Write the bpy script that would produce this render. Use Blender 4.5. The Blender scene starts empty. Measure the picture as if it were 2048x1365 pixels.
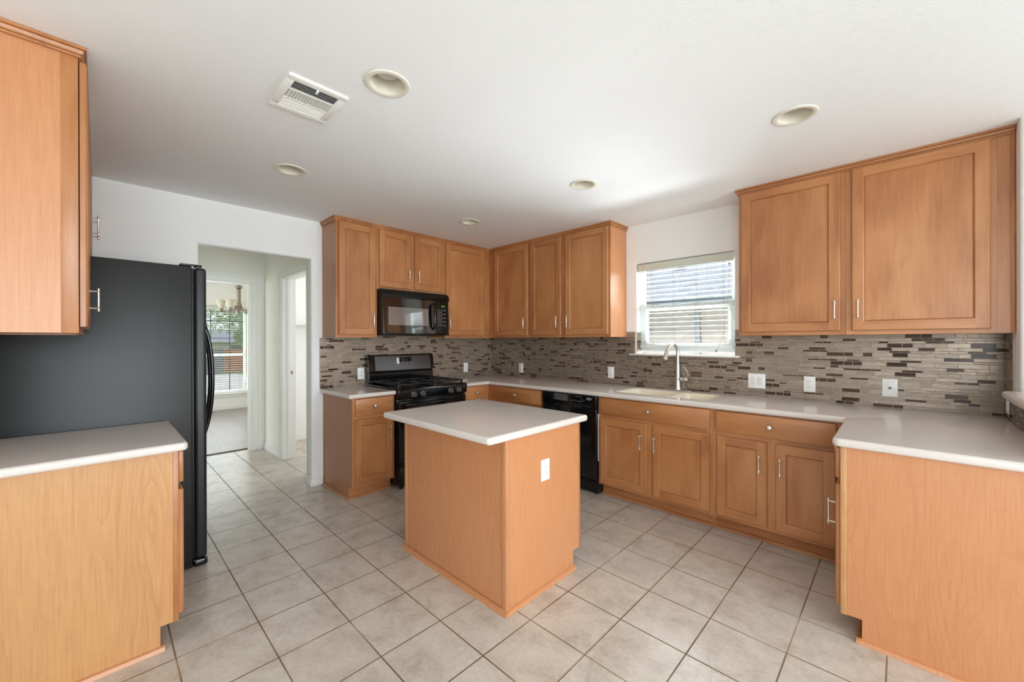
import bpy, bmesh, math, random
from math import sin, cos, pi, radians
from mathutils import Vector, Matrix

SC = bpy.context.scene
COL = SC.collection
random.seed(7)

# ------------------------------------------------------------------ camera
CAM = Vector((3.9874, -3.7055, 1.3704))
yaw, pitch, roll, FPX = 0.7701, -0.0008, -0.0026, 800.7
fw = Vector((-sin(yaw), cos(yaw), 0)); rt = Vector((cos(yaw), sin(yaw), 0)); up = Vector((0, 0, 1))
fw, up = cos(pitch) * fw + sin(pitch) * up, cos(pitch) * up - sin(pitch) * fw
rt, up = cos(roll) * rt + sin(roll) * up, cos(roll) * up - sin(roll) * rt
cam_data = bpy.data.cameras.new('camera')
cam_data.sensor_fit = 'HORIZONTAL'; cam_data.sensor_width = 36.0
cam_data.lens = FPX * 36.0 / 2048.0
cam_data.clip_start = 0.02; cam_data.clip_end = 300
cam = bpy.data.objects.new('camera', cam_data); COL.objects.link(cam)
M = Matrix.Identity(4)
for i, a in enumerate((rt, up, -fw)):
    for j in range(3): M[j][i] = a[j]
for j in range(3): M[j][3] = CAM[j]
cam.matrix_world = M
SC.camera = cam

# ------------------------------------------------------------------ world, daylight, exposure
SC.view_settings.view_transform = 'Standard'
SC.view_settings.look = 'None'
SC.view_settings.exposure = 0.0
SC.view_settings.gamma = 1.0
SC.view_settings.use_curve_mapping = False
try:
    SC.cycles.use_denoising = True
    SC.cycles.denoiser = 'OPENIMAGEDENOISE'
    SC.cycles.max_bounces = 14; SC.cycles.diffuse_bounces = 8; SC.cycles.glossy_bounces = 5
    SC.cycles.transmission_bounces = 8; SC.cycles.transparent_max_bounces = 12
    SC.cycles.sample_clamp_indirect = 8.0
    SC.cycles.caustics_reflective = False; SC.cycles.caustics_refractive = False
except Exception: pass

world = bpy.data.worlds.new('sky'); SC.world = world; world.use_nodes = True
wn = world.node_tree.nodes; wl = world.node_tree.links
bg = wn['Background']
wtc = wn.new('ShaderNodeTexCoord'); wsep = wn.new('ShaderNodeSeparateXYZ'); wr = wn.new('ShaderNodeValToRGB')
wl.new(wtc.outputs['Generated'], wsep.inputs[0]); wl.new(wsep.outputs['Z'], wr.inputs[0]); wl.new(wr.outputs[0], bg.inputs['Color'])
wr.color_ramp.elements[0].position = 0.0; wr.color_ramp.elements[0].color = (0.86, 0.91, 0.96, 1)
wr.color_ramp.elements[1].position = 0.7; wr.color_ramp.elements[1].color = (0.55, 0.72, 0.95, 1)
bg.inputs['Strength'].default_value = 1.15

def lamp(name, kind, loc, rot, energy, color=(1, 1, 1), sx=1, sy=1):
    d = bpy.data.lights.new(name, kind); d.energy = energy; d.color = color
    if kind == 'AREA': d.shape = 'RECTANGLE'; d.size = sx; d.size_y = sy
    o = bpy.data.objects.new(name, d); COL.objects.link(o); o.location = loc; o.rotation_euler = rot
    return o
s = lamp('sun', 'SUN', (0, 0, 8), (radians(38), radians(14), radians(-35)), 2.3, (1, .95, .88)); s.data.angle = 0.02
# daylight entering through the breakfast-room windows behind the camera
lamp('daylight_east', 'AREA', (7.36, -3.2, 1.40), (0, radians(90), 0), 126, (.86, .94, 1), 1.8, 4.6)
lamp('daylight_south', 'AREA', (5.6, -6.56, 1.25), (radians(90), 0, 0), 44, (.86, .94, 1), 2.1, 2.1)
for n_ in ('daylight_east', 'daylight_south'): bpy.data.lights[n_].spread = radians(125)
# daylight of the sink window and the dining window, plus two added fill lamps
lamp('daylight_sink', 'AREA', (2.55, 1.0, 2.25), (radians(-58), 0, 0), 48, (.90, .96, 1), 1.4, 1.0)
lamp('sunlit_ground_bounce', 'AREA', (2.55, 1.5, 0.65), (radians(-126), 0, 0), 160, (.95, .98, 1), 1.6, 1.0).data.spread = radians(70)
lamp('daylight_dining', 'AREA', (-5.95, -2.3, 1.25), (0, radians(-90), 0), 30, (.95, .98, 1), 1.6, 1.6)
lamp('dining_side_fill', 'AREA', (-3.9, -6.2, 1.4), (radians(90), 0, 0), 80, (.95, .98, 1), 2.6, 1.8)  # added lamp for an unseen second window, brightens the dining room walls
lamp('laundry_fill', 'AREA', (-1.1, -0.25, 1.6), (radians(-90), 0, 0), 20, (.97, .985, 1), 1.2, 1.2)  # added lamp that brightens the laundry room

# ------------------------------------------------------------------ materials
def srgb(r, g, b):
    f = lambda c: (c / 255 / 12.92) if c / 255 <= .04045 else ((c / 255 + .055) / 1.055) ** 2.4
    return (f(r), f(g), f(b), 1)

class NT:
    def __init__(self, name):
        self.m = bpy.data.materials.new(name); self.m.use_nodes = True
        self.t = self.m.node_tree; self.b = self.t.nodes['Principled BSDF']
    def n(self, typ, **kw):
        nd = self.t.nodes.new(typ)
        for k, v in kw.items():
            if hasattr(nd, k): setattr(nd, k, v)
        return nd
    def l(self, a, b): self.t.links.new(a, b)
    def coords(self, scale=(1, 1, 1), loc=(0, 0, 0)):
        tc = self.n('ShaderNodeTexCoord'); mp = self.n('ShaderNodeMapping')
        mp.inputs['Scale'].default_value = scale; mp.inputs['Location'].default_value = loc
        self.l(tc.outputs['Object'], mp.inputs['Vector']); return mp.outputs[0]
    def noise(self, vec, scale, detail=4, rough=.55, dist=0):
        x = self.n('ShaderNodeTexNoise'); x.inputs['Scale'].default_value = scale
        x.inputs['Detail'].default_value = detail; x.inputs['Roughness'].default_value = rough
        x.inputs['Distortion'].default_value = dist
        if vec is not None: self.l(vec, x.inputs['Vector'])
        return x.outputs['Fac']
    def ramp(self, fac, stops):
        r = self.n('ShaderNodeValToRGB'); e = r.color_ramp.elements
        while len(e) < len(stops): e.new(.5)
        for q, (p, c) in zip(e, stops): q.position = p; q.color = c
        self.l(fac, r.inputs[0]); return r.outputs[0]
    def math(self, op, a, b=None, clamp=False):
        x = self.n('ShaderNodeMath'); x.operation = op; x.use_clamp = clamp
        for i, v in enumerate((a, b)):
            if v is None: continue
            if isinstance(v, (int, float)): x.inputs[i].default_value = v
            else: self.l(v, x.inputs[i])
        return x.outputs[0]
    def mix(self, fac, a, b, mode='MIX'):
        x = self.n('ShaderNodeMix'); x.data_type = 'RGBA'; x.blend_type = mode
        for s, v in ((x.inputs[0], fac), (x.inputs[6], a), (x.inputs[7], b)):
            if isinstance(v, (int, float, tuple)): s.default_value = v
            else: self.l(v, s)
        return x.outputs[2]
    def bump(self, h, strength=.2, dist=.002):
        x = self.n('ShaderNodeBump'); x.inputs['Strength'].default_value = strength; x.inputs['Distance'].default_value = dist
        self.l(h, x.inputs['Height']); self.l(x.outputs[0], self.b.inputs['Normal'])
    def col(self, c):
        if isinstance(c, tuple): self.b.inputs['Base Color'].default_value = c
        else: self.l(c, self.b.inputs['Base Color'])
    def set(self, **kw):
        for k, v in kw.items(): self.b.inputs[k.replace('_', ' ')].default_value = v
        return self.m

def plain(name, c, rough=.5, metal=0, **kw):
    t = NT(name); t.col(c); return t.set(Roughness=rough, Metallic=metal, **kw)

def wood(name, axis, base, dark, light, blotch=1.0, rough=.38):
    t = NT(name)
    sc = [26, 26, 26]; sc[axis] = 1.6
    rnd = t.n('ShaderNodeObjectInfo').outputs['Random']
    tc = t.n('ShaderNodeTexCoord'); off = t.n('ShaderNodeVectorMath'); off.operation = 'ADD'
    comb = t.n('ShaderNodeCombineXYZ')
    r9 = t.math('MULTIPLY', rnd, 9.0)
    for i in range(3): t.l(r9, comb.inputs[i])
    t.l(tc.outputs['Object'], off.inputs[0]); t.l(comb.outputs[0], off.inputs[1])
    mp = t.n('ShaderNodeMapping'); mp.inputs['Scale'].default_value = sc; t.l(off.outputs[0], mp.inputs[0])
    fib = t.noise(mp.outputs[0], 3.0, 5, .6, .3)
    sc2 = [3.5, 3.5, 3.5]; sc2[axis] = 1.2
    mp2 = t.n('ShaderNodeMapping'); mp2.inputs['Scale'].default_value = sc2; t.l(off.outputs[0], mp2.inputs[0])
    blo = t.noise(mp2.outputs[0], 1.3, 3, .5, .6)
    f = t.math('ADD', t.math('MULTIPLY', fib, .30), t.math('MULTIPLY', blo, .70 * blotch))
    f = t.math('ADD', f, t.math('MULTIPLY', t.math('SUBTRACT', rnd, .5), .10))
    t.col(t.ramp(f, [(.30, dark), (.50, base), (.70, light)]))
    t.bump(fib, .05, .001)
    t.b.inputs['Coat Weight'].default_value = .15; t.b.inputs['Coat Roughness'].default_value = .25
    return t.set(Roughness=rough)

def laminate(name, base, line, light, seed=0.0):
    """printed maple end-panel: contour lines of a vertically stretched field make cathedral arches"""
    t = NT(name)
    v = t.coords((3.4, 3.4, .55), (seed, seed * 1.7, seed * .6))
    field = t.noise(v, 1.5, 1.5, .4, .25)
    fr = t.math('FRACT', t.math('MULTIPLY', field, 17.0))
    arch = t.ramp(fr, [(0.0, (0, 0, 0, 1)), (.08, (.9, .9, .9, 1)), (.25, (.35, .35, .35, 1)), (1.0, (0, 0, 0, 1))])
    mask = t.ramp(t.noise(t.coords((2.2, 2.2, .4), (seed + 3, 1, 2)), 1.6, 2), [(.40, (0, 0, 0, 1)), (.62, (1, 1, 1, 1))])
    fib = t.noise(t.coords((90, 90, 3.5), (seed, 0, 0)), 1.6, 4, .6)
    tick = t.noise(t.coords((8, 8, 160), (seed, 2, 0)), 1.0, 2, .5)
    c = t.mix(.45, base, t.ramp(fib, [(.25, line), (.52, base), (.75, light)]))
    c = t.mix(.07, c, t.ramp(tick, [(.35, line), (.65, light)]))
    c = t.mix(t.math('MULTIPLY', t.math('MULTIPLY', arch, mask), .5), c, line)
    t.col(c)
    return t.set(Roughness=.36)

W_DARK, W_BASE, W_LITE = srgb(154, 94, 54), srgb(180, 120, 73), srgb(197, 139, 92)
MAPLE = [wood('stained_maple_x', 0, W_BASE, W_DARK, W_LITE), wood('stained_maple_y', 1, W_BASE, W_DARK, W_LITE), wood('stained_maple_z', 2, W_BASE, W_DARK, W_LITE)]
LAM = laminate('maple_laminate', srgb(200, 139, 95), srgb(178, 114, 73), srgb(210, 153, 109), 0.0)
LAM_YEL = laminate('maple_laminate_golden', srgb(198, 147, 97), srgb(168, 112, 66), srgb(208, 160, 112), 5.3)
LAM_DK = laminate('maple_laminate_brown', srgb(176, 122, 84), srgb(152, 100, 66), srgb(188, 136, 98), 2.1)
WALL = NT('wall_paint'); WALL.col(srgb(241, 241, 240)); WALL.bump(WALL.noise(WALL.coords(), 130, 3), .05, .002); WALL = WALL.set(Roughness=.75)
HALLP = NT('hall_paint'); HALLP.col(srgb(240, 238, 231)); HALLP.bump(HALLP.noise(HALLP.coords(), 130, 3), .05, .002); HALLP = HALLP.set(Roughness=.75)
CEIL = NT('ceiling_paint'); CEIL.col(srgb(243, 244, 246)); CEIL.bump(CEIL.noise(CEIL.coords(), 70, 3, .55), .32, .004); CEIL = CEIL.set(Roughness=.85)
TRIM = plain('white_trim_paint', srgb(240, 240, 237), .35)
VINYL = plain('white_vinyl', srgb(232, 236, 234), .35)
PLATE = plain('white_plastic', srgb(244, 243, 240), .3)
PLATE_G = plain('grey_plastic_rocker', srgb(226, 226, 224), .3)
NICKEL = plain('brushed_nickel', srgb(222, 215, 204), .36, 1.0)
STEEL = plain('stainless_faucet', srgb(218, 212, 204), .30, 1.0)
DARKSLOT = plain('dark_slot', srgb(40, 38, 36), .6)
BLACK = plain('black_enamel', srgb(14, 14, 15), .10)
BLACKM = plain('black_matte', srgb(20, 20, 21), .5)
IRON = plain('cast_iron', srgb(22, 22, 23), .55)
BLKSTEEL = plain('black_brushed_steel', srgb(104, 105, 108), .30, .9)
GREYPL = plain('grey_control', srgb(120, 122, 122), .35)
GREYDK = plain('dark_grey_control', srgb(74, 75, 76), .35)
KNOBF = plain('range_knob_grey', srgb(88, 90, 90), .35)
MWGLASS = plain('microwave_window', srgb(112, 110, 106), .05, 0, IOR=2.3)
MWDOOR = plain('microwave_door_glass', srgb(12, 12, 13), .05, 0, IOR=2.1)
GREEN = NT('green_display'); GREEN.col((0, 0, 0, 1)); GREEN.b.inputs['Emission Color'].default_value = srgb(120, 190, 90); GREEN.b.inputs['Emission Strength'].default_value = .7; GREEN = GREEN.m
FR = NT('fridge_black_texture'); FR.col(srgb(25, 27, 27)); FR.bump(FR.noise(FR.coords(), 420, 4, .65), .6, .0012); FR = FR.set(Roughness=.31)
QZ = NT('quartz_counter'); _v = QZ.coords()
QZ.col(QZ.mix(.35, QZ.ramp(QZ.noise(_v, 520, 2, .6), [(.30, srgb(198, 186, 176)), (.5, srgb(221, 213, 206)), (.70, srgb(231, 225, 220))]), QZ.ramp(QZ.noise(_v, 6, 3), [(.3, srgb(214, 203, 196)), (.7, srgb(224, 216, 209))])))
QZ = QZ.set(Roughness=.16)
SINKM = plain('cream_composite', srgb(236, 226, 206), .3)
GROUT = NT('tile_grout'); GROUT.col(GROUT.ramp(GROUT.noise(GROUT.coords(), 30, 3), [(.3, srgb(182, 164, 144)), (.7, srgb(206, 190, 170))])); GROUT = GROUT.set(Roughness=.8)

def tile_mats():
    t = NT('striated_glass_tile')
    at = t.n('ShaderNodeAttribute'); at.attribute_name = 'tone'
    v = t.coords((30, 30, 520))
    st = t.noise(v, 1.0, 4, .65, .8)
    c = t.ramp(st, [(.26, srgb(100, 86, 73)), (.46, srgb(142, 127, 112)), (.62, srgb(168, 154, 139)), (.78, srgb(196, 184, 171))])
    sc_ = t.math('ADD', t.math('MULTIPLY', at.outputs['Fac'], .36), .80)
    cmb = t.n('ShaderNodeCombineXYZ')
    for i in range(3): t.l(sc_, cmb.inputs[i])
    c = t.mix(1.0, c, cmb.outputs[0], 'MULTIPLY')
    t.col(c)
    t.bump(st, .18, .001)
    a = t.set(Roughness=.36, Metallic=.62)
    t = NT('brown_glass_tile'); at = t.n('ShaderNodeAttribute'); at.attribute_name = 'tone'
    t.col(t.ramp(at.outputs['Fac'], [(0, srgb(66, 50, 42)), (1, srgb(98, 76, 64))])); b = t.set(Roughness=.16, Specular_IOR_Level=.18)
    return [GROUT, a, b]
TILES = tile_mats()

FT = NT('floor_tile')
TX, TY = .3151, .3103
v = FT.coords((1, 1, 1), (-.478 + 40 * TX, 2.857 + 40 * TY, 0))
br = FT.n('ShaderNodeTexBrick'); br.offset = 0.0; br.squash = 1.0
for k, val in (('Scale', 1.0), ('Mortar Size', .0034), ('Mortar Smooth', .15), ('Bias', 0.0), ('Brick Width', TX), ('Row Height', TY)): br.inputs[k].default_value = val
br.inputs['Color1'].default_value = (0, 0, 0, 1); br.inputs['Color2'].default_value = (1, 1, 1, 1); br.inputs['Mortar'].default_value = (.5, .5, .5, 1)
FT.l(v, br.inputs['Vector'])
n1 = FT.noise(v, 7, 6, .62, .4); n2 = FT.noise(v, 46, 4, .65)
cc = FT.ramp(n1, [(.30, srgb(168, 156, 142)), (.52, srgb(199, 190, 178)), (.72, srgb(213, 206, 196))])
cc = FT.mix(.35, cc, FT.ramp(n2, [(.3, srgb(174, 163, 149)), (.68, srgb(215, 208, 199))]))
cc = FT.mix(FT.math('MULTIPLY', br.outputs['Color'], .16), cc, srgb(196, 182, 166))
gm = FT.ramp(FT.noise(v, 2.2, 3), [(.35, srgb(92, 76, 58)), (.55, srgb(126, 106, 82)), (.72, srgb(176, 158, 134))])
FT.col(FT.mix(br.outputs['Fac'], cc, gm))
hh = FT.math('ADD', FT.math('MULTIPLY', br.outputs['Fac'], -1.0), FT.math('MULTIPLY', n2, .18))
FT.bump(hh, .35, .003)
FT.l(FT.math('ADD', FT.math('MULTIPLY', br.outputs['Fac'], .4), .27), FT.b.inputs['Roughness'])
FT = FT.m

PLANK = NT('grey_plank_floor')
v = PLANK.coords((1, 1, 1), (20, 20, 0))
pb = PLANK.n('ShaderNodeTexBrick'); pb.offset = .5
for k, val in (('Scale', 1.0), ('Mortar Size', .0018), ('Brick Width', 1.2), ('Row Height', .19)): pb.inputs[k].default_value = val
pb.inputs['Color1'].default_value = srgb(134, 124, 118); pb.inputs['Color2'].default_value = srgb(158, 148, 142); pb.inputs['Mortar'].default_value = srgb(86, 78, 74)
PLANK.l(v, pb.inputs['Vector'])
PLANK.col(PLANK.mix(.35, pb.outputs['Color'], PLANK.ramp(PLANK.noise(PLANK.coords((2, 40, 1)), 1.5, 4), [(.3, srgb(112, 98, 90)), (.7, srgb(178, 168, 162))])))
PLANK = PLANK.set(Roughness=.33)

GLASS = bpy.data.materials.new('window_glass'); GLASS.use_nodes = True
_t = GLASS.node_tree; _t.nodes.remove(_t.nodes['Principled BSDF'])
_tr = _t.nodes.new('ShaderNodeBsdfTransparent'); _gl = _t.nodes.new('ShaderNodeBsdfGlossy'); _mx = _t.nodes.new('ShaderNodeMixShader')
_gl.inputs['Roughness'].default_value = .02; _mx.inputs[0].default_value = .06; _tr.inputs[0].default_value = (.94, .96, .96, 1)
_t.links.new(_tr.outputs[0], _mx.inputs[1]); _t.links.new(_gl.outputs[0], _mx.inputs[2]); _t.links.new(_mx.outputs[0], _t.nodes['Material Output'].inputs[0])
SLAT = plain('blind_slat_white', srgb(236, 238, 236), .4)
VALANCE = plain('blind_valance_cream', srgb(214, 216, 202), .45)
CORD = plain('blind_cord', srgb(120, 118, 114), .7)
BRONZE = plain('dark_muntin', srgb(62, 62, 60), .5)
LAMPGL = plain('frosted_lamp_glass', srgb(226, 220, 200), .35)
LAMPTRIM = plain('ivory_lamp_trim', srgb(228, 222, 208), .4)
BULB = plain('bulb_glass', srgb(206, 202, 195), .25)
CHAND = plain('chandelier_nickel', srgb(158, 148, 134), .32, 1.0)
SHINGLE = NT('roof_shingles'); v = SHINGLE.coords()
sb = SHINGLE.n('ShaderNodeTexBrick')
for k, val in (('Scale', 1.0), ('Mortar Size', .003), ('Brick Width', .20), ('Row Height', .085)): sb.inputs[k].default_value = val
sb.inputs['Color1'].default_value = srgb(166, 166, 170); sb.inputs['Color2'].default_value = srgb(194, 194, 198); sb.inputs['Mortar'].default_value = srgb(140, 140, 145)
SHINGLE.l(v, sb.inputs['Vector']); SHINGLE.col(sb.outputs['Color']); SHINGLE = SHINGLE.set(Roughness=.9)
BRICK = NT('pale_brick'); v = BRICK.coords()
_sw = BRICK.n('ShaderNodeSeparateXYZ'); _cb = BRICK.n('ShaderNodeCombineXYZ'); BRICK.l(v, _sw.inputs[0])
BRICK.l(BRICK.math('ADD', _sw.outputs['X'], _sw.outputs['Y']), _cb.inputs[0]); BRICK.l(_sw.outputs['Z'], _cb.inputs[1])
bb = BRICK.n('ShaderNodeTexBrick')
for k, val in (('Scale', 1.0), ('Mortar Size', .006), ('Brick Width', .21), ('Row Height', .075)): bb.inputs[k].default_value = val
bb.inputs['Color1'].default_value = srgb(208, 190, 184); bb.inputs['Color2'].default_value = srgb(220, 205, 200); bb.inputs['Mortar'].default_value = srgb(218, 211, 206)
BRICK.l(_cb.outputs[0], bb.inputs['Vector']); BRICK.col(bb.outputs['Color']); BRICK = BRICK.set(Roughness=.9)
FASCIA = plain('slate_blue_fascia', srgb(96, 108, 122), .6)
GRASS = NT('lawn_grass'); GRASS.col(GRASS.ramp(GRASS.noise(GRASS.coords(), 3, 6, .7), [(.3, srgb(96, 128, 52)), (.7, srgb(150, 178, 92))])); GRASS = GRASS.set(Roughness=.95)
CONC = NT('concrete'); CONC.col(CONC.ramp(CONC.noise(CONC.coords(), 2, 5), [(.3, srgb(186, 174, 164)), (.7, srgb(214, 204, 194))])); CONC = CONC.set(Roughness=.9)
FENCEG = plain('weathered_fence', srgb(132, 126, 122), .9)
FENCEO = plain('cedar_fence', srgb(196, 116, 74), .85)
SIDING = plain('house_siding', srgb(214, 208, 200), .8)
ROOFG = plain('far_roof', srgb(150, 146, 150), .9)
BARK = plain('bark', srgb(96, 80, 66), .9)
LEAFA = plain('leaf_green', srgb(134, 166, 92), .6); LEAFB = plain('leaf_pale_green', srgb(180, 202, 142), .6)

# ------------------------------------------------------------------ mesh builder
I3 = lambda a, b, c: (a, b, c)
def FA(u, w, z): return (w, u, z)                 # gas range wall, faces +x, u = y
def FB(u, w, z): return (u, -w, z)                # sink wall, faces -y, u = x
YC = -4.07
def FC(u, w, z): return (-u, YC + w, z)           # refrigerator wall, faces +y, u = -x
XD = 4.43
def FD(u, w, z): return (XD - w, -u, z)           # bar wall, faces -x, u = -y

class MB:
    def __init__(self, F=I3): self.v = []; self.f = []; self.m = []; self.F = F; self.tone = []
    def add(self, vs, fs, mi=0, F=None, tone=0.0):
        F = F or self.F; o = len(self.v)
        self.v += [F(*p) for p in vs]
        for f in fs: self.f.append([o + i for i in f]); self.m.append(mi); self.tone.append(tone)
        return self
    def box(self, a0, a1, b0, b1, c0, c1, bev=0, seg=2, mi=0):
        a0, a1 = sorted((a0, a1)); b0, b1 = sorted((b0, b1)); c0, c1 = sorted((c0, c1))
        if bev <= 0:
            vs = [(a, b, c) for a in (a0, a1) for b in (b0, b1) for c in (c0, c1)]
            return self.add(vs, [(0, 1, 3, 2), (4, 6, 7, 5), (0, 4, 5, 1), (2, 3, 7, 6), (0, 2, 6, 4), (1, 5, 7, 3)], mi)
        bm = bmesh.new(); bmesh.ops.create_cube(bm, size=1)
        for q in bm.verts: q.co = Vector(((a0 + a1) / 2 + q.co.x * (a1 - a0), (b0 + b1) / 2 + q.co.y * (b1 - b0), (c0 + c1) / 2 + q.co.z * (c1 - c0)))
        bev = min(bev, .49 * min(a1 - a0, b1 - b0, c1 - c0))
        bmesh.ops.bevel(bm, geom=bm.edges[:], offset=bev, segments=seg, affect='EDGES', profile=.5)
        return self.bm(bm, mi)
    def bm(self, bm, mi=0):
        bm.verts.index_update()
        self.add([tuple(q.co) for q in bm.verts], [[q.index for q in f.verts] for f in bm.faces], mi); bm.free(); return self
    def tube(self, pts, r, n=10, mi=0, cap=True):
        P = [Vector(p) for p in pts]; rs = r if isinstance(r, (list, tuple)) else [r] * len(P)
        T = [((P[min(i + 1, len(P) - 1)] - P[max(i - 1, 0)]).normalized()) for i in range(len(P))]
        a = Vector((0, 0, 1)) if abs(T[0].z) < .9 else Vector((1, 0, 0)); N = T[0].cross(a).normalized(); rings = []
        for p, t, rr in zip(P, T, rs):
            N = (N - t * N.dot(t)).normalized(); B = t.cross(N)
            rings.append([tuple(p + (N * cos(2 * pi * k / n) + B * sin(2 * pi * k / n)) * rr) for k in range(n)])
        return self.loft(rings, mi, cap)
    def loft(self, rings, mi=0, cap=True, capend=True):
        n = len(rings[0]); vs = [p for r in rings for p in r]; fs = []
        for i in range(len(rings) - 1):
            for k in range(n): fs.append((i * n + k, i * n + (k + 1) % n, (i + 1) * n + (k + 1) % n, (i + 1) * n + k))
        if cap: fs.append(list(range(n)))
        if capend and cap is not None: fs.append([(len(rings) - 1) * n + k for k in range(n)])
        return self.add(vs, fs, mi)
    def lathe(self, prof, o, axis=(0, 0, 1), n=20, mi=0, cap=True):
        A = Vector(axis).normalized(); a = Vector((0, 0, 1)) if abs(A.z) < .9 else Vector((1, 0, 0)); N = A.cross(a).normalized(); B = A.cross(N); O = Vector(o)
        rings = [[tuple(O + A * h + (N * cos(2 * pi * k / n) + B * sin(2 * pi * k / n)) * max(r, 1e-5)) for k in range(n)] for r, h in prof]
        return self.loft(rings, mi, cap)
    def prism(self, poly, axis, c0, c1, mi=0):
        """poly in the two remaining axes (in order), extruded along axis"""
        def P(a, b, c): q = [a, b]; q.insert(axis, c); return tuple(q)
        n = len(poly); vs = [P(a, b, c0) for a, b in poly] + [P(a, b, c1) for a, b in poly]
        fs = [list(range(n)), list(range(n, 2 * n))] + [(k, (k + 1) % n, n + (k + 1) % n, n + k) for k in range(n)]
        return self.add(vs, fs, mi)
    def build(self, name, mats, parent=None, smooth=True, ang=32, tone=False):
        off = Vector((0, 0, 0)); p = parent
        while p is not None: off = off + Vector(p.location); p = p.parent
        me = bpy.data.meshes.new(name)
        me.from_pydata([tuple(Vector(q) - off) for q in self.v], [], self.f)
        mats = mats if isinstance(mats, (list, tuple)) else [mats]
        for m in mats: me.materials.append(m)
        me.polygons.foreach_set('material_index', self.m)
        if tone:
            at = me.attributes.new('tone', 'FLOAT', 'FACE'); at.data.foreach_set('value', self.tone)
        b = bmesh.new(); b.from_mesh(me); bmesh.ops.recalc_face_normals(b, faces=b.faces[:]); b.to_mesh(me); b.free()
        if smooth:
            me.polygons.foreach_set('use_smooth', [True] * len(me.polygons)); me.set_sharp_from_angle(angle=radians(ang))
        me.update()
        o = bpy.data.objects.new(name, me); COL.objects.link(o); o.parent = parent
        return o

def tag(o, label=None, cat=None, group=None, kind=None):
    for k, q in (('label', label), ('category', cat), ('group', group), ('kind', kind)):
        if q: o[k] = q
    return o
def thing(name, loc, label, cat, group=None):
    o = bpy.data.objects.new(name, None); COL.objects.link(o); o.location = loc; o.empty_display_size = .1
    return tag(o, label, cat, group)
def struct(name, mb, mats, parent=None, **kw):
    o = mb.build(name, mats, parent, **kw)
    if parent is None: o['kind'] = 'structure'
    return o

def fillet(poly, seg=6):
    out = []; n = len(poly)
    for i, (x, y, r) in enumerate(poly):
        p = Vector((x, y)); a = Vector(poly[i - 1][:2]); b = Vector(poly[(i + 1) % n][:2])
        if r <= 0: out.append((x, y)); continue
        d1 = (a - p).normalized(); d2 = (b - p).normalized(); th = d1.angle(d2); L = r / math.tan(th / 2)
        c = p + (d1 + d2).normalized() * (r / sin(th / 2)); s0 = p + d1 * L - c; s1 = p + d2 * L - c
        a0 = math.atan2(s0.y, s0.x); da = (math.atan2(s1.y, s1.x) - a0 + pi) % (2 * pi) - pi
        for k in range(seg + 1): q = a0 + da * k / seg; out.append((c.x + r * cos(q), c.y + r * sin(q)))
    return out
def inset(poly, d, wall=()):
    """offset a CCW polygon inwards by d; edges lying on one of the wall tests stay"""
    n = len(poly); P = [Vector(p) for p in poly]; out = []
    def ed(i):
        a, b = P[i], P[(i + 1) % n]; t = (b - a).normalized(); nn = Vector((-t.y, t.x)); dd = 0 if any(w(a) and w(b) for w in wall) else d
        return a + nn * dd, t
    for i in range(n):
        a, t = ed(i - 1); b, s_ = ed(i); cr = t.x * s_.y - t.y * s_.x
        if abs(cr) < 1e-4: out.append(tuple(b)); continue
        k = ((b - a).x * s_.y - (b - a).y * s_.x) / cr; out.append(tuple(a + t * k))
    return out
def slab(poly, z0, z1, r=.013, holes=(), wall=(), hole_r=.006):
    bm = bmesh.new(); P = fillet(poly); rings = []
    for k in range(5): t = k / 4 * pi / 2; rings.append((r * (1 - sin(t)), z0 + r * (1 - cos(t))))
    for k in range(5): t = k / 4 * pi / 2; rings.append((r * (1 - cos(t)), z1 - r * (1 - sin(t))))
    L = [[bm.verts.new((x, y, z)) for x, y in inset(P, d, wall)] for d, z in rings]; n = len(P)
    for a, b in zip(L, L[1:]):
        for k in range(n):
            try: bm.faces.new((a[k], a[(k + 1) % n], b[(k + 1) % n], b[k]))
            except ValueError: pass
    bm.edges.ensure_lookup_table()
    def loop(vs): return [bm.edges.get((vs[k], vs[(k + 1) % len(vs)])) or bm.edges.new((vs[k], vs[(k + 1) % len(vs)])) for k in range(len(vs))]
    et = loop(L[-1]); eb = loop(L[0])
    for h in holes:
        H = fillet(h); m = len(H); hr = []
        for k in range(4): t = k / 3 * pi / 2; hr.append((-hole_r * (1 - sin(t)), z1 - hole_r * (1 - cos(t))))
        hr.append((0, z0))
        HL = [[bm.verts.new((x, y, z)) for x, y in inset(H, d)] for d, z in hr]
        for a, b in zip(HL, HL[1:]):
            for k in range(m): bm.faces.new((a[k], a[(k + 1) % m], b[(k + 1) % m], b[k]))
        et += loop(HL[0]); eb += loop(HL[-1])
    bmesh.ops.triangle_fill(bm, use_beauty=True, edges=et); bmesh.ops.triangle_fill(bm, use_beauty=True, edges=eb)
    return MB().bm(bm)

# ------------------------------------------------------------------ setting: shell
H = 2.509
def holed_plane(outer, holes, z):
    bm = bmesh.new(); es = []
    for lp in [outer] + holes:
        vs = [bm.verts.new((x, y, z)) for x, y in lp]; es += [bm.edges.new((vs[k], vs[(k + 1) % len(vs)])) for k in range(len(vs))]
    bmesh.ops.triangle_fill(bm, use_beauty=True, edges=es); return MB().bm(bm)
CANS = [(2.36, -2.815), (1.085, -2.82), (3.605, -1.248), (2.33, -1.245), (1.035, -1.24)]
circ = lambda c, r, n=32: [(c[0] + r * cos(2 * pi * k / n), c[1] + r * sin(2 * pi * k / n)) for k in range(n)]
struct('ceiling', holed_plane([(-5.9, -6.7), (7.5, -6.7), (7.5, .12), (-5.9, .12)], [circ(c, .077) for c in CANS], H), CEIL, smooth=False)
struct('floor', MB().box(-1.985, 7.5, -6.7, .12, -.08, 0), FT, smooth=False)
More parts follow.
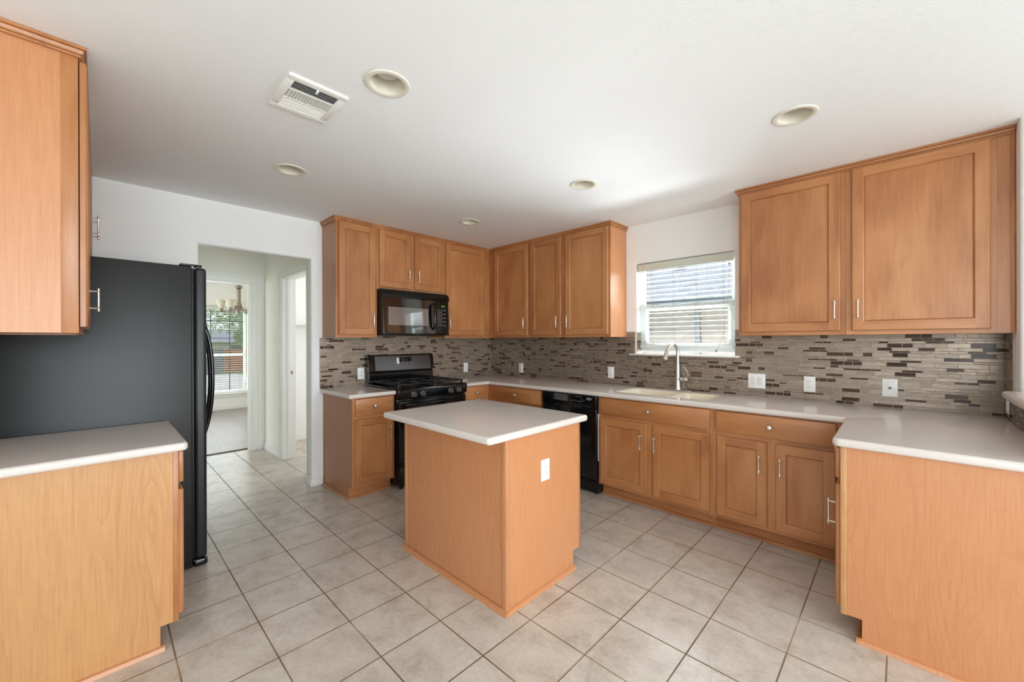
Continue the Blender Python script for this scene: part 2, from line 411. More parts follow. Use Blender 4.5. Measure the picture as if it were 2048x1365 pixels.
struct('floor', MB().box(-5.9, -1.985, -6.7, .12, -.08, 0), PLANK, smooth=False)

# wall with the hall opening (x = 0), bull-nosed corners
w = MB()
def bull(poly, z0, z1): w.prism(fillet([(x, y, r) for x, y, r in poly]), 2, z0, z1)
w.box(-.11, 0, -6.7, -3.176, 0, H).box(-.11, 0, -2.292, .10, 0, H).box(-.11, 0, -3.176, -2.292, 2.165, H)
bull([(-.11, -2.312, .02), (0, -2.312, .02), (0, -2.292, 0), (-.11, -2.292, 0)], 0, 2.165)
bull([(-.11, -3.176, 0), (0, -3.176, 0), (0, -3.156, .02), (-.11, -3.156, .02)], 0, 2.165)
w.prism(fillet([(-.11, 2.145, .02), (0, 2.145, .02), (0, 2.165, 0), (-.11, 2.165, 0)]), 1, -3.170, -2.298)
struct('wall_left', w, WALL)
WX0, WX1, WZ0, WZ1 = 2.10, 2.995, 1.24, 2.13
w = MB()
for a in ((-.11, WX0, 0, H), (WX1, 7.5, 0, H), (WX0, WX1, 0, WZ0), (WX0, WX1, WZ1, H)): w.box(a[0], a[1], 0, .12, a[2], a[3])
struct('wall_back', w, WALL, smooth=False)
struct('wall_front', MB().box(0, 1.72, YC - .12, YC, 0, H).box(1.60, 1.72, -6.7, YC - .12, 0, H), WALL, smooth=False)
w = MB().prism(fillet([(XD, -.42, .02), (XD + .12, -.42, .02), (XD + .12, 0, 0), (XD, 0, 0)]), 2, 0, H)
w.box(XD, XD + .12, -1.31, -.42, 0, 1.063)
struct('wall_right', w, WALL)
ledge = slab([(4.362, -1.36, .03), (4.76, -1.36, .03), (4.76, -.43, .03), (4.362, -.43, .03)], 1.0635, 1.104, .016)
tag(ledge.build('bar_ledge', QZ), 'rounded pale bar ledge on the half wall at the right edge', 'ledge')
# breakfast-room walls with their large windows (behind the camera)
w = MB()
for a in ((-6.7, -5.6, 0, H), (-.8, .12, 0, H), (-5.6, -.8, 0, .45), (-5.6, -.8, 2.32, H)): w.box(7.4, 7.5, a[0], a[1], a[2], a[3])
struct('wall_east', w, WALL, smooth=False)
w = MB()
for a in ((1.6, 4.5, 0, H), (6.7, 7.5, 0, H), (4.5, 6.7, 0, .15), (4.5, 6.7, 2.32, H)): w.box(a[0], a[1], -6.7, -6.6, a[2], a[3])
struct('wall_south', w, WALL, smooth=False)
def plain_window(name, F, u0, u1, z0, z1, n):
    m = MB(F)
    for k in range(n + 1):
        u = u0 + (u1 - u0) * k / n; m.box(u - .03, u + .03, .02, .07, z0, z1)
    for z in (z0 + .03, z1 - .03, (z0 + z1) / 2): m.box(u0, u1, .025, .065, z - .025, z + .025)
    struct(name, m, VINYL, smooth=False)
plain_window('window_3', lambda u, w, z: (7.41 + w, u, z), -5.6, -.8, .45, 2.32, 4)
plain_window('window_4', lambda u, w, z: (u, -6.61 - w, z), 4.5, 6.7, .15, 2.32, 2)

# hall, laundry room and dining room
HX = -1.86
w = MB().box(HX - .12, HX, -2.373, -2.09, 0, H).box(HX - .12, HX, -3.30, -2.373, 2.112, H).box(HX - .12, HX, -6.7, -3.30, 0, H)
struct('wall_hall', w, HALLP, smooth=False)
w = MB().box(HX, -1.15, -2.234, -2.09, 0, H).box(-.34, -.11, -2.234, -2.09, 0, H).box(-1.15, -.34, -2.234, -2.09, 2.115, H)
struct('wall_passage', w, HALLP, smooth=False)
struct('wall_laundry', MB().box(-2.09, -1.98, -2.09, .12, 0, H).box(-1.98, -.11, 0, .12, 0, H), WALL, smooth=False)
DX = -5.73; DY0, DY1, DZ0, DZ1 = -3.02, -1.535, .33, 2.085
w = MB()
for a in ((-6.7, DY0, 0, H), (DY1, .12, 0, H), (DY0, DY1, 0, DZ0), (DY0, DY1, DZ1, H)): w.box(DX - .17, DX, a[0], a[1], a[2], a[3])
w.box(DX, -2.09, -1.1, -1.0, 0, H)
struct('wall_dining', w, HALLP, smooth=False)

def casing_leg(m, F, u0, u1, z0, z1): m.box(u0, u1, 0, .012, z0, z1, .003)
def casing(name, F, u0, u1, top, width, jd, left=True, right=True, parent=None):
    """door casing on the w=0 face, jamb going back jd"""
    m = MB(F)
    for side, on in ((u0, left), (u1, right)):
        if not on: continue
        s_ = -1 if side == u0 else 1
        m.box(side, side + s_ * width, 0, .011, 0, top, .003); m.box(side + s_ * width * .68, side + s_ * width, .011, .019, 0, top + width * .68, .003)
        m.box(side + s_ * .004, side - s_ * .016, -jd, .001, 0, top - .0165, .002); m.box(side - s_ * .016, side - s_ * .028, -jd * .62, -jd * .33, 0, top - .016, .002)
    m.box(u0 - width, u1 + width, 0, .011, top, top + width, .003); m.box(u0 - width, u1 + width, .011, .019, top + width * .68, top + width, .003)
    m.box(u0, u1, -jd, .001, top - .016, top + .004, .002)
    return struct(name, m, TRIM)
casing('trim_2', lambda u, w, z: (HX + w, u, z), -3.30, -2.373, 2.108, .098, .125)
tr3 = casing('trim_3', lambda u, w, z: (u, -2.234 - w, z), -1.15, -.34, 2.112, .055, .144)
def base(name, runs):
    for k, (F, u0, u1) in enumerate(runs):
        m = MB(F).box(u0, u1, 0, .014, 0, .062, .002).box(u0, u1, 0, .009, .062, .086, .004)
        struct('baseboard_' + name[k], m, TRIM)
base(['left', 'passage', 'laundry', 'dining', 'opening'], [
    (FA, -2.312, -2.214), (lambda u, w, z: (u, -2.234 - w, z), HX + .002, -1.208), (lambda u, w, z: (-1.98 + w, u, z), -2.08, -.01),
    (lambda u, w, z: (DX + w, u, z), -6.6, -1.1), (lambda u, w, z: (u, -2.312 - w, z), -.125, .014)])
struct('trim_1', MB().box(-2.01, -1.965, -3.30, -2.39, 0, .009, .003), plain('dark_threshold', srgb(70, 58, 50), .5))
o = MB().box(-1.147, -1.1335, -2.158, -2.118, .975, 1.035, .0005).box(-1.1338, -1.132, -2.146, -2.130, .99, 1.02, 0, mi=1).build('strike_plate', [NICKEL, DARKSLOT])
tag(o, 'small metal strike plate on the white laundry door jamb', 'strike plate')
sh = thing('wall_shelf', (-1.82, -1.3, 1.575), 'white shelf seen through the laundry doorway above a plain wall', 'shelf')
MB().box(-1.979, -1.66, -2.08, -.02, 1.585, 1.61, .003).build('shelf_board', TRIM, sh)
MB().box(-1.979, -1.955, -2.08, -.02, 1.545, 1.585, .003).build('support_cleat', TRIM, sh)

# ------------------------------------------------------------------ backsplash mosaic
ROWS = [.0265, .0122, .0195]
def mosaic(F, region, u0, u1, z0, z1, seed, frac=.23):
    """region(zmid) -> list of (u0,u1) allowed; one raised quad-faced tile per piece"""
    R = random.Random(seed); m = MB(F); z = z0 + .001; k = seed
    while z < z1 - .004:
        h = min(ROWS[k % len(ROWS)], z1 - z); k += 1
        for a, b in region(z + h / 2):
            m.box(a, b, .0005, .0057, z - .001, z + h + .0012)
        u = u0 - R.random() * .1; dark = False; run = 0
        while u < u1:
            L = R.choice((.049, .074, .098, .098, .098, .098, .122))
            if dark and run < 2 and R.random() < .3: run += 1; L = .048
            else: dark = R.random() < frac and not dark; run = 0
            if dark and run == 0: L = R.choice((.048, .072, .098))
            for a, b in region(z + h / 2):
                p, q = max(u, a + .001), min(u + L, b - .001)
                if q - p > .008:
                    t = R.random(); w1 = .0066
                    vs = [(p, .0045, z), (q, .0045, z), (q, .0045, z + h), (p, .0045, z + h), (p + .0007, w1, z + .0007), (q - .0007, w1, z + .0007), (q - .0007, w1, z + h - .0007), (p + .0007, w1, z + h - .0007)]
                    m.add(vs, [(4, 5, 6, 7), (0, 1, 5, 4), (1, 2, 6, 5), (2, 3, 7, 6), (3, 0, 4, 7)], 2 if dark else 1, tone=t)
            u += L + .0018
        z += h + .0018
    return m
CT = .914
edge = lambda m, *a: m.box(*a)
mA = mosaic(FA, lambda z: [(-2.236, -.0045)] if z < 1.404 else [(-1.813, -.999)], -2.236, 0, CT, 1.446, 3)
mA.box(-2.242, -2.236, .0005, .0066, CT, 1.405)
o = mA.build('tile_backsplash', TILES, None, smooth=False, tone=True)
tag(o, 'glass mosaic backsplash behind the gas range, striped grey and brown', 'backsplash', 'mosaic backsplashes')
def regB(z):
    if z < WZ0 - .012: return [(.0045, 4.4255)]
    if z < 1.404: return [(.0045, WX0), (WX1, 4.4255)]
    return [(2.009, WX0), (WX1, 3.101)]
mB = mosaic(FB, regB, 0, 4.43, CT, 1.455, 11)
o = mB.build('tile_backsplash', TILES, None, smooth=False, tone=True)
tag(o, 'long glass mosaic backsplash behind the sink and under the window', 'backsplash', 'mosaic backsplashes')
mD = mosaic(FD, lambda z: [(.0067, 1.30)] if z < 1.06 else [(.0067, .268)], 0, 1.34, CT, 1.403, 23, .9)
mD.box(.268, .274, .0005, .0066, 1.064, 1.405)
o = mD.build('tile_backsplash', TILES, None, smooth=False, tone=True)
tag(o, 'narrow dark mosaic backsplash on the short wall under the bar ledge', 'backsplash', 'mosaic backsplashes')

# ------------------------------------------------------------------ sink window, blind
wf = MB(lambda u, w, z: (u, .085 + w, z))
gx0, gx1, gz0, gz1 = WX0 + .012, WX1 - .0, WZ0 + .02, WZ1 - .006
for a in ((gx0, gx0 + .045, gz0, gz1), (gx1 - .045, gx1, gz0, gz1)): wf.box(a[0], a[1], 0, .035, a[2], a[3], .004)
for a in ((gz0 + .0012, gz0 + .05), (gz1 - .05, gz1 - .0012)): wf.box(gx0 + .0012, gx1 - .0012, -.0015, .0365, a[0], a[1], .004)
wf.box(gx0 + .0018, gx1 - .0018, -.012, .0375, 1.662, 1.716, .005)
wf.box(gx0 + .045, gx0 + .075, -.006, .03, gz0 + .05, 1.662, .004).box(gx1 - .075, gx1 - .045, -.006, .03, gz0 + .05, 1.662, .004).box(gx0 + .04, gx1 - .04, -.0075, .0315, gz0 + .0485, gz0 + .085, .004)
wf.box(gx0 + .2, gx0 + .26, -.022, -.010, 1.695, 1.712, .003).box(gx1 - .26, gx1 - .2, -.022, -.010, 1.695, 1.712, .003)
win = struct('window_1', wf, VINYL)
MB().box(gx0 + .04, gx1 - .04, .100, .103, gz0 + .04, 1.67).box(gx0 + .04, gx1 - .04, .108, .111, 1.70, gz1 - .04).build('window_pane', GLASS, win, smooth=False)
MB().box(WX0 - .002, WX0 + .0118, .001, .115, WZ0, WZ1).box(WX0 + .012, WX1, .001, .115, WZ1 - .0055, WZ1 - .0005).build('window_jamb', TRIM, win, smooth=False)
m = mosaic(lambda u, w, z: (WX0 + .0118 + w, u, z), lambda z: [(.001, .083)], 0, .09, WZ0 + .018, 1.452, 5, .1)
m.build('jamb_tile', TILES, win, smooth=False, tone=True)
MB().box(2.046, 3.031, -.030, .084, 1.224, 1.2395, .004).build('window_sill', TRIM, win)

bl = thing('window_blind', (2.56, .045, 1.28), 'white horizontal slat blind hanging over the sink window', 'window blind')
BX0, BX1 = 2.135, 2.972
MB().box(BX0 - .012, BX1 + .01, .012, .024, 2.047, 2.116, .003).box(BX0 - .012, BX0 - .006, .012, .07, 2.047, 2.112, .002).build('valance', VALANCE, bl)
MB().box(BX0, BX1, .028, .072, 2.075, 2.112, .002).build('head_rail', SLAT, bl)
nsl = 16
sl0 = None
for k in range(nsl):
    z = 2.035 - k * .0445
    if sl0 is None:
        mm = MB()
        pr = [(.022 + .05 * t, z + .0012 * (1 - (2 * t - 1) ** 2)) for t in [i / 6 for i in range(7)]]
        mm.prism(pr + [(y, zz - .0016) for y, zz in reversed(pr)], 0, BX0 + .004, BX1)
        sl0 = mm.build('slat', SLAT, bl)
    else:
        c = sl0.copy(); COL.objects.link(c); c.parent = bl; c.location = (0, 0, -k * .0445)
MB().box(BX0 + .002, BX1 + .001, .020, .074, 1.300, 1.322, .004).build('bottom_rail', SLAT, bl)
for x in (2.255, 2.465, 2.67, 2.895):
    for y in (.0205, .0735):
        MB().tube([(x, y, 2.07), (x, y, 1.32)], .0009, 5).build('ladder_cord', CORD, bl)
    MB().tube([(x + .012, .019, 2.07), (x + .012, .0185, 1.40), (x + .02 * (-1) ** int(x * 10), .018, 1.318)], .0008, 5).build('lift_cord', CORD, bl)
pc = MB().tube([(2.948, .010, 2.02), (2.946, .009, 1.85), (2.93, .006, 1.6), (2.90, .004, 1.42), (2.865, .002, 1.305), (2.852, .0, 1.285)], .0012, 6)
pc.lathe([(.0015, 0), (.004, .003), (.006, .02), (.0045, .028)], (2.853, 0, 1.29), (-.45, 0, -1), 10)
pc.build('pull_cord', CORD, bl)
MB().lathe([(.006, -.004), (.009, 0), (.006, .004)], (2.948, .012, 2.02), (0, 1, 0), 10).build('cord_stop', plain('cord_knob', srgb(120, 116, 108), .5), bl)

# ------------------------------------------------------------------ hardware and cabinet parts
def pull(F, u, w, z0, z1, parent, name='handle'):
    """vertical spindle pull on two posts"""
    zc = (z0 + z1) / 2; L = (z1 - z0) / 2; m = MB(F); d = w + .030
    prof = [(-L, .0028), (-L + .004, .0052), (-L + .012, .0046), (-L + .016, .0062), (-L + .021, .0044), (-L * .4, .0039), (0, .0042), (L * .4, .0039), (L - .021, .0044), (L - .016, .0062), (L - .012, .0046), (L - .004, .0052), (L, .0028)]
    m.tube([(u, d, zc + h) for h, r in prof], [r for h, r in prof], 10)
    for z in (z0 + .016, z1 - .016): m.tube([(u, w - .001, z), (u, w + .004, z), (u, w + .005, z), (u, d, z)], [.0055, .0055, .0035, .0035], 8)
    return m.build(name, NICKEL, parent)
def knob(F, u, w, z, parent):
    m = MB(F); prof = [(.007, -.001), (.0065, .004), (.0055, .012), (.009, .016), (.0155, .020), (.0165, .024), (.014, .028), (.007, .0305), (.0005, .031)]
    m.lathe(prof, (u, w, z), (0, 1, 0), 18)
    return m.build('knob', NICKEL, parent)
def door(F, u0, u1, z0, z1, w, parent, hax, b=.056, t=.020):
    """framed door: stiles run full height, rails between them, flat panel set back"""
    m = MB(F); e = .005; g = .009
    m.add([(u0, w, z0), (u1, w, z0), (u1, w, z1), (u0, w, z1)], [(0, 1, 2, 3)])
    A = [(u0, z0), (u1, z0), (u1, z1), (u0, z1)]
    def rect(d, ww): return [(u0 + d, ww, z0 + d), (u1 - d, ww, z0 + d), (u1 - d, ww, z1 - d), (u0 + d, ww, z1 - d)]
    r0, r1, r2 = rect(0, w), rect(0, w + t - e), rect(e, w + t)
    for a, c in ((r0, r1), (r1, r2)):
        for k in range(4): m.add([a[k], a[(k + 1) % 4], c[(k + 1) % 4], c[k]], [(0, 1, 2, 3)], 1 if k % 2 == 0 else 0)
    p0, p1, q0, q1 = u0 + b, u1 - b, z0 + b, z1 - b
    for a in ((u0 + e, p0), (p1, u1 - e)): m.add([(a[0], w + t, z0 + e), (a[1], w + t, z0 + e), (a[1], w + t, z1 - e), (a[0], w + t, z1 - e)], [(0, 1, 2, 3)], 0)
    for a in ((z0 + e, q0), (q1, z1 - e)): m.add([(p0, w + t, a[0]), (p1, w + t, a[0]), (p1, w + t, a[1]), (p0, w + t, a[1])], [(0, 1, 2, 3)], 1)
    def rr(d, ww): return [(p0 + d, ww, q0 + d), (p1 - d, ww, q0 + d), (p1 - d, ww, q1 - d), (p0 + d, ww, q1 - d)]
    L = [rr(0, w + t), rr(.0035, w + t - .002), rr(.0070, w + t - g - .0025), rr(.0088, w + t - g - .0025), rr(.0095, w + t - g)]
    for a, c in zip(L, L[1:]):
        for k in range(4): m.add([a[k], a[(k + 1) % 4], c[(k + 1) % 4], c[k]], [(0, 1, 2, 3)], 1 if k % 2 == 0 else 0)
    m.add(L[-1], [(0, 1, 2, 3)], 0)
    return m.build('door', [MAPLE[2], MAPLE[hax]], parent, smooth=False)
def drawer(F, u0, u1, z0, z1, w, parent, hax):
    return MB(F).box(u0, u1, w, w + .020, z0, z1, .005, 2).build('drawer', MAPLE[hax], parent)
def face_frame(F, u0, u1, z0, z1, w, parent, hax, stiles=(), rails=(), st=.04, sl=None, sr=None):
    m = MB(F); sl = sl or st; sr = sr or st
    m.box(u0, u0 + sl, w - .019, w, z0, z1).box(u1 - sr, u1, w - .019, w, z0, z1)
    for s_, ww in stiles: m.box(s_ - ww / 2, s_ + ww / 2, w - .019, w, z0, z1)
    for a, c in rails: m.box(u0 + sl, u1 - sr, w - .019, w - .0003, a, c, mi=1)
    return m.build('face_frame', [MAPLE[2], MAPLE[hax]], parent, smooth=False)
def carcass(F, u0, u1, z0, z1, w, parent, mat, top=True, w0=.002):
    m = MB(F); t = .016
    m.box(u0, u0 + t, w0, w - .0195, z0, z1).box(u1 - t, u1, w0, w - .0195, z0, z1).box(u0 + t, u1 - t, w0, w0 + .01, z0, z1)
    m.box(u0 + t, u1 - t, w0, w - .0195, z0 + .008, z0 + .024)
    if top: m.box(u0 + t, u1 - t, w0, w - .0195, z1 - t, z1)
    return m.build('carcass', mat, parent, smooth=False)

U0, U1 = 1.405, 2.507       # wall cabinets
DZ = (1.430, 2.466)
def upper(F, hax, u0, u1, doors, label, z0=U0, dz0=None, wfr=.314, handles=(), stiles=(), sl=.038, sr=.038, side=LAM_DK, group=None, zr=(1.519, 1.624), uL=None, cu0=None, cu1=None, cside=None):
    c = F((u0 + u1) / 2, wfr / 2, z0); t = thing('wall_cabinet', c, label, 'cabinet', group)
    carcass(F, cu0 if cu0 is not None else u0, cu1 if cu1 is not None else u1, z0, U1, wfr, t, side)
    face_frame(F, u0, u1, z0, U1, wfr, t, hax, stiles, [(z0, z0 + .04), (U1 - .06, U1)], sl=sl, sr=sr)
    for k, (a, b) in enumerate(doors):
        d = door(F, a, b, dz0 or DZ[0], DZ[1], wfr + .0028, t, hax)
        hu = handles[k] if k < len(handles) else None
        if hu is not None: pull(F, hu, wfr + .0228, zr[0] - .012, zr[1] + .006, d)
    return t
GA, GB = 'wall cabinets along the gas range wall', 'wall cabinets along the sink wall'
upper(FA, 1, -2.212, -1.8145, [(-2.19, -1.838)], 'tall single-door wall cabinet left of the microwave, nearest the hall opening', handles=[-1.868], side=LAM_DK, group=GA)
upper(FA, 1, -1.8135, -.9985, [(-1.793, -1.444), (-1.398, -1.035)], 'short two-door wall cabinet directly above the black microwave', z0=1.882, dz0=1.905, handles=[-1.478, -1.362], zr=(1.99, 2.10), stiles=[(-1.421, .05)], side=MAPLE[2], group=GA)
upper(FA, 1, -.9975, -.316, [(-.995, -.416)], 'single-door wall cabinet between the microwave and the corner', handles=[-.965], sr=.104, side=MAPLE[2], group=GA)
upper(FB, 0, .002, .984, [(.416, .960)], 'corner wall cabinet with one door, first on the sink wall', handles=[.921], sl=.42, group=GB)
upper(FB, 0, .985, 2.005, [(1.009, 1.428), (1.488, 1.989)], 'two-door wall cabinet left of the sink window', handles=[1.388, 1.525], stiles=[(1.458, .062)], side=LAM, group=GB)
upper(FB, 0, 3.106, 3.734, [(3.126, 3.705)], 'single-door wall cabinet just right of the sink window', handles=[3.678], side=LAM, group=GB)
t = upper(FB, 0, 3.735, 4.366, [(3.763, 4.342)], 'widest single-door wall cabinet at the far right beside the bar wall', handles=[3.794], side=LAM, group=GB)
MB(FB).box(4.3665, 4.412, .25, .313, U0, U1).box(4.412, 4.428, .25, .318, U0, U1, .002).build('filler_strip', MAPLE[2], t)
GC = 'wall cabinets above the refrigerator side'
WC = .31
t = upper(FC, 0, -1.70, -.936, [(-1.685, -1.33), (-1.30, -.955)], 'wall cabinet with pale side panel at the left edge, over the small counter', wfr=WC, handles=[-1.352, None], side=MAPLE[2], group=GC, zr=(1.519, 1.610), stiles=[(-1.315, .05)])
MB(FC).box(-1.7045, -1.7005, .002, WC - .019, U0, U1).build('end_panel', LAM, t, smooth=False)
MB(FC).box(-1.7065, -1.7005, WC - .046, WC - .0005, U0 - .001, U1, .001).build('panel_trim', MAPLE[2], t)
upper(FC, 0, -.935, -.02, [(-.915, -.49), (-.46, -.04)], 'short wall cabinet above the black refrigerator', z0=1.86, dz0=1.88, wfr=WC, handles=[-.535, -.415], side=MAPLE[2], group=GC, zr=(2.015, 2.12), stiles=[(-.475, .05)])

def crown(name, runs, label):
    """moulding profile swept along each run (mitred by overlap): list of (F,u0,u1,w)"""
    m = MB(); pts = [(0, 2.4685), (.008, 2.4685), (.0085, 2.4755), (.004, 2.477), (.004, 2.479), (.010, 2.480), (.0125, 2.484), (.0155, 2.4925), (.013, 2.494), (.013, 2.4958), (.0225, 2.4968), (.0225, 2.5075), (0, 2.5075)]
    P = [Vector(p) for p in runs]
    rings = []
    for i, p in enumerate(P):
        dirs = []
        if i > 0: dirs.append((P[i] - P[i - 1]).normalized())
        if i < len(P) - 1: dirs.append((P[i + 1] - P[i]).normalized())
        ns = [Vector((d.y, -d.x)) for d in dirs]
        n = ns[0] if len(ns) == 1 else (ns[0] + ns[1]) / (1 + ns[0].dot(ns[1]))
        rings.append([(p.x + n.x * a, p.y + n.y * a, z) for a, z in pts])
    m.loft(rings)
    o = m.build(name, MAPLE[0], None, smooth=False); tag(o, label, 'moulding', 'crown mouldings on the wall cabinets')
e1 = .0006
crown('crown_moulding', [(.002, -2.212 - e1), (.3145 + e1, -2.212 - e1), (.3145 + e1, -.3145 - e1), (2.005 + e1, -.3145 - e1), (2.005 + e1, -.002)], 'wooden crown moulding wrapping the corner run of wall cabinets')
crown('crown_moulding', [(3.106 - e1, -.002), (3.106 - e1, -.3145 - e1), (4.427, -.3145 - e1)], 'wooden crown moulding on the cabinets right of the window')
crown('crown_moulding', [(1.7065 + e1, YC + .002), (1.7065 + e1, YC + WC + e1), (.02, YC + WC + e1)], 'wooden crown moulding on the left-edge cabinets by the refrigerator')

# base cabinets
BZ0, BZ1 = .105, .8755
DRZ, DOZ = (.724, .867), (.126, .692)
def shoe(F, u0, u1, w, parent):
    MB(F).prism(fillet([(w, 0, 0), (w + .018, 0, .012), (w + .018, .018, .014), (w, .018, 0)][::-1] if False else [(w, 0.0005, 0), (w + .018, .0005, 0), (w + .017, .010, 0), (w + .011, .017, 0), (w, .0185, 0)]), 0, u0, u1).build('shoe_moulding', MAPLE[0], parent)
def lower(F, hax, u0, u1, drawers, doors, label, knobs=(), handles=(), stiles=(), wfr=.625, side=LAM_DK, sl=.038, sr=.038, group=None, toe=True, name='base_cabinet', w0=.002, toe0=None):
    c = F((u0 + u1) / 2, wfr / 2, 0); t = thing(name, c, label, 'cabinet', group)
    carcass(F, u0, u1, BZ0, BZ1, wfr, t, side, top=False, w0=w0)
    face_frame(F, u0, u1, BZ0, BZ1, wfr, t, hax, stiles, [(BZ0, BZ0 + .035), (.685, .74), (BZ1 - .03, BZ1)], sl=sl, sr=sr)
    for k, (a, b) in enumerate(drawers):
        d = drawer(F, a, b, DRZ[0], DRZ[1], wfr + .0005, t, hax)
        if k < len(knobs): knob(F, knobs[k], wfr + .0205, .796, d)
    for k, (a, b) in enumerate(doors):
        d = door(F, a, b, DOZ[0], DOZ[1], wfr + .0005, t, hax)
        if k < len(handles) and handles[k] is not None: pull(F, handles[k], wfr + .0205, .478, .606, d)
    if toe:
        MB(F).box(toe0 if toe0 is not None else u0, u1, w0, wfr - .074, .0005, BZ0 - .0005).build('toe_kick', MAPLE[hax], t, smooth=False)
        shoe(F, toe0 if toe0 is not None else u0, u1, wfr - .0738, t)
    return t
GL = 'base cabinets along the walls'
t = lower(FA, 1, -2.200, -1.8065, [(-2.180, -1.828)], [(-2.182, -1.830)], 'narrow base cabinet left of the gas range, one drawer over one door', [-2.008], [-1.860], side=MAPLE[2], group=GL)
pp = [(.002, .0005), (.553, .0005), (.553, BZ0), (.624, BZ0), (.624, BZ1), (.002, BZ1)]
MB(lambda u, y, z: (u, y, z)).prism(pp, 1, -2.2048, -2.2003).build('end_panel', LAM_DK, t, smooth=False)
MB(lambda u, w, z: (u, -2.2048 - w, z)).prism([(0.0, .0005), (.017, .0005), (.011, .016), (0, .0185)], 0, .016, .569).build('side_shoe_moulding', MAPLE[0], t)
MB().box(.0015, .014, -2.209, -2.205, .019, BZ1, .001).build('scribe_strip', MAPLE[2], t)
lower(FA, 1, -1.000, -.627, [(-.985, -.694)], [(-.985, -.694)], 'small base cabinet between the gas range and the corner', [-.827], [-.955], sr=.066, group=GL)
lower(FB, 0, .003, 1.436, [(.742, 1.414)], [(.742, 1.065), (1.085, 1.414)], 'corner base cabinet left of the black dishwasher', [1.067], [1.03, 1.12], sl=.74, group=GL, toe0=.55)
lower(FB, 0, 2.068, 3.0155, [(2.098, 3.000)], [(2.093, 2.522), (2.573, 2.997)], 'wide sink base cabinet right of the dishwasher, false drawer over two doors', [2.537], [2.475, 2.593], stiles=[(2.5475, .06)], group=GL)
lower(FB, 0, 3.0165, 3.7825, [(3.045, 3.712)], [(3.045, 3.354), (3.403, 3.710)], 'base cabinet in the inside corner beside the peninsula, two doors', [3.371], [3.313, 3.430], stiles=[(3.3785, .06)], sr=.07, group=GL)
WD = XD - 3.787
t = lower(FD, 1, .640, 1.3055, [(.70, 1.293)], [(.985, 1.293)], 'peninsula base cabinet with a plain wooden end panel facing the room', [.99], [1.245], wfr=WD, side=MAPLE[2], group=GL)
pp = [(3.862, .0005), (XD, .0005), (XD, BZ1), (3.811, BZ1), (3.811, BZ0), (3.862, BZ0)]
MB().prism(pp, 1, -1.3125, -1.306).build('end_panel', LAM, t, smooth=False)
MB().box(3.787, 3.8105, -1.3135, -1.306, BZ0 - .003, BZ1, .001).build('corner_stile', MAPLE[2] if False else LAM_YEL, t)
MB(lambda x, w, z: (x, -1.3125 - w, z)).prism([(0.0, .0005), (.019, .0005), (.013, .016), (0, .020)], 0, 3.842, XD + .1).build('end_shoe_moulding', LAM, t)
WL = .614
t = lower(FC, 0, -1.6255, -.940, [(-1.612, -1.30), (-1.27, -.955)], [(-1.612, -1.30), (-1.27, -.955)], 'base cabinet in the left foreground with a golden wooden side panel', [-1.33, -1.1], [None, -.985], stiles=[(-1.285, .04)], wfr=WL, side=MAPLE[2], group=GL)
yb = YC
pp = [(yb + .002, .0005), (yb + .550, .0005), (yb + .550, BZ0), (yb + .594, BZ0), (yb + .594, BZ1), (yb + .002, BZ1)]
MB().prism(pp, 0, 1.6258, 1.631).build('end_panel', LAM_YEL, t, smooth=False)
MB().box(1.6258, 1.6315, yb + .5943, yb + WL, BZ0 - .003, BZ1, .001).build('corner_stile', MAPLE[2], t)
MB(lambda w, y, z: (1.631 + w, y, z)).prism([(0.0, .0005), (.019, .0005), (.013, .016), (0, .020)], 1, yb + .01, yb + .565).build('end_shoe_moulding', LAM, t)

# island
it = thing('kitchen_island', (2.10, -1.97, 0), 'free-standing wooden kitchen island in the middle of the tiled floor', 'kitchen island')
ix0, ix1, iy0, iy1 = 1.630, 2.572, -2.293, -1.666
MB().box(ix0, ix1 - .006, iy0 + .006, iy1 - .055, .0005, BZ0).box(ix0, ix1 - .006, iy0 + .006, iy1, BZ0, .8755).build('carcass', MAPLE[2], it, smooth=False)
MB().box(ix0 + .02, ix1 - .03, iy0, iy0 + .0055, .0005, .8755).build('back_panel', LAM, it, smooth=False)
MB().prism([(iy0 + .024, .0005), (iy1 - .055, .0005), (iy1 - .055, BZ0), (iy1, BZ0), (iy1, .8755), (iy0 + .024, .8755)], 0, ix1 - .0055, ix1).build('end_panel', LAM, it, smooth=False)
MB().box(ix1 - .0295, ix1 + .004, iy0 - .004, iy0 + .0055, .019, .8755, .0015).box(ix1 - .0055, ix1 + .004, iy0 + .0055, iy0 + .0235, .019, .8755, .0015).build('corner_strip', LAM, it)
MB().box(ix0 - .004, ix0 + .0195, iy0 - .004, iy0 + .0055, .019, .8755, .0015).build('corner_strip', LAM, it)
MB().box(ix0, ix1, iy1 + .0003, iy1 + .019, BZ0 - .003, .8755, .001).build('face_frame', MAPLE[2], it)
FI = lambda u, w, z: (-u, iy1 + .019 + w, z)
for a, b, hu in ((-2.55, -2.12, -2.15), (-2.08, -1.65, -2.05)):
    d = drawer(FI, a, b, DRZ[0], DRZ[1], .0004, it, 0); knob(FI, (a + b) / 2, .0204, .796, d)
    d = door(FI, a, b, DOZ[0], DOZ[1], .0004, it, 0); pull(FI, hu, .0204, .478, .606, d)
MB(lambda x, w, z: (x, iy0 - .004 - w, z)).prism([(0.0, .0005), (.020, .0005), (.014, .016), (0, .021)], 0, ix0 - .012, ix1 + .02).build('shoe_moulding', LAM, it)
MB(lambda w, y, z: (ix1 + .0005 + w, y, z)).prism([(0.0, .0005), (.020, .0005), (.014, .016), (0, .021)], 1, iy0 - .004, iy1 - .05).build('shoe_moulding', LAM, it)

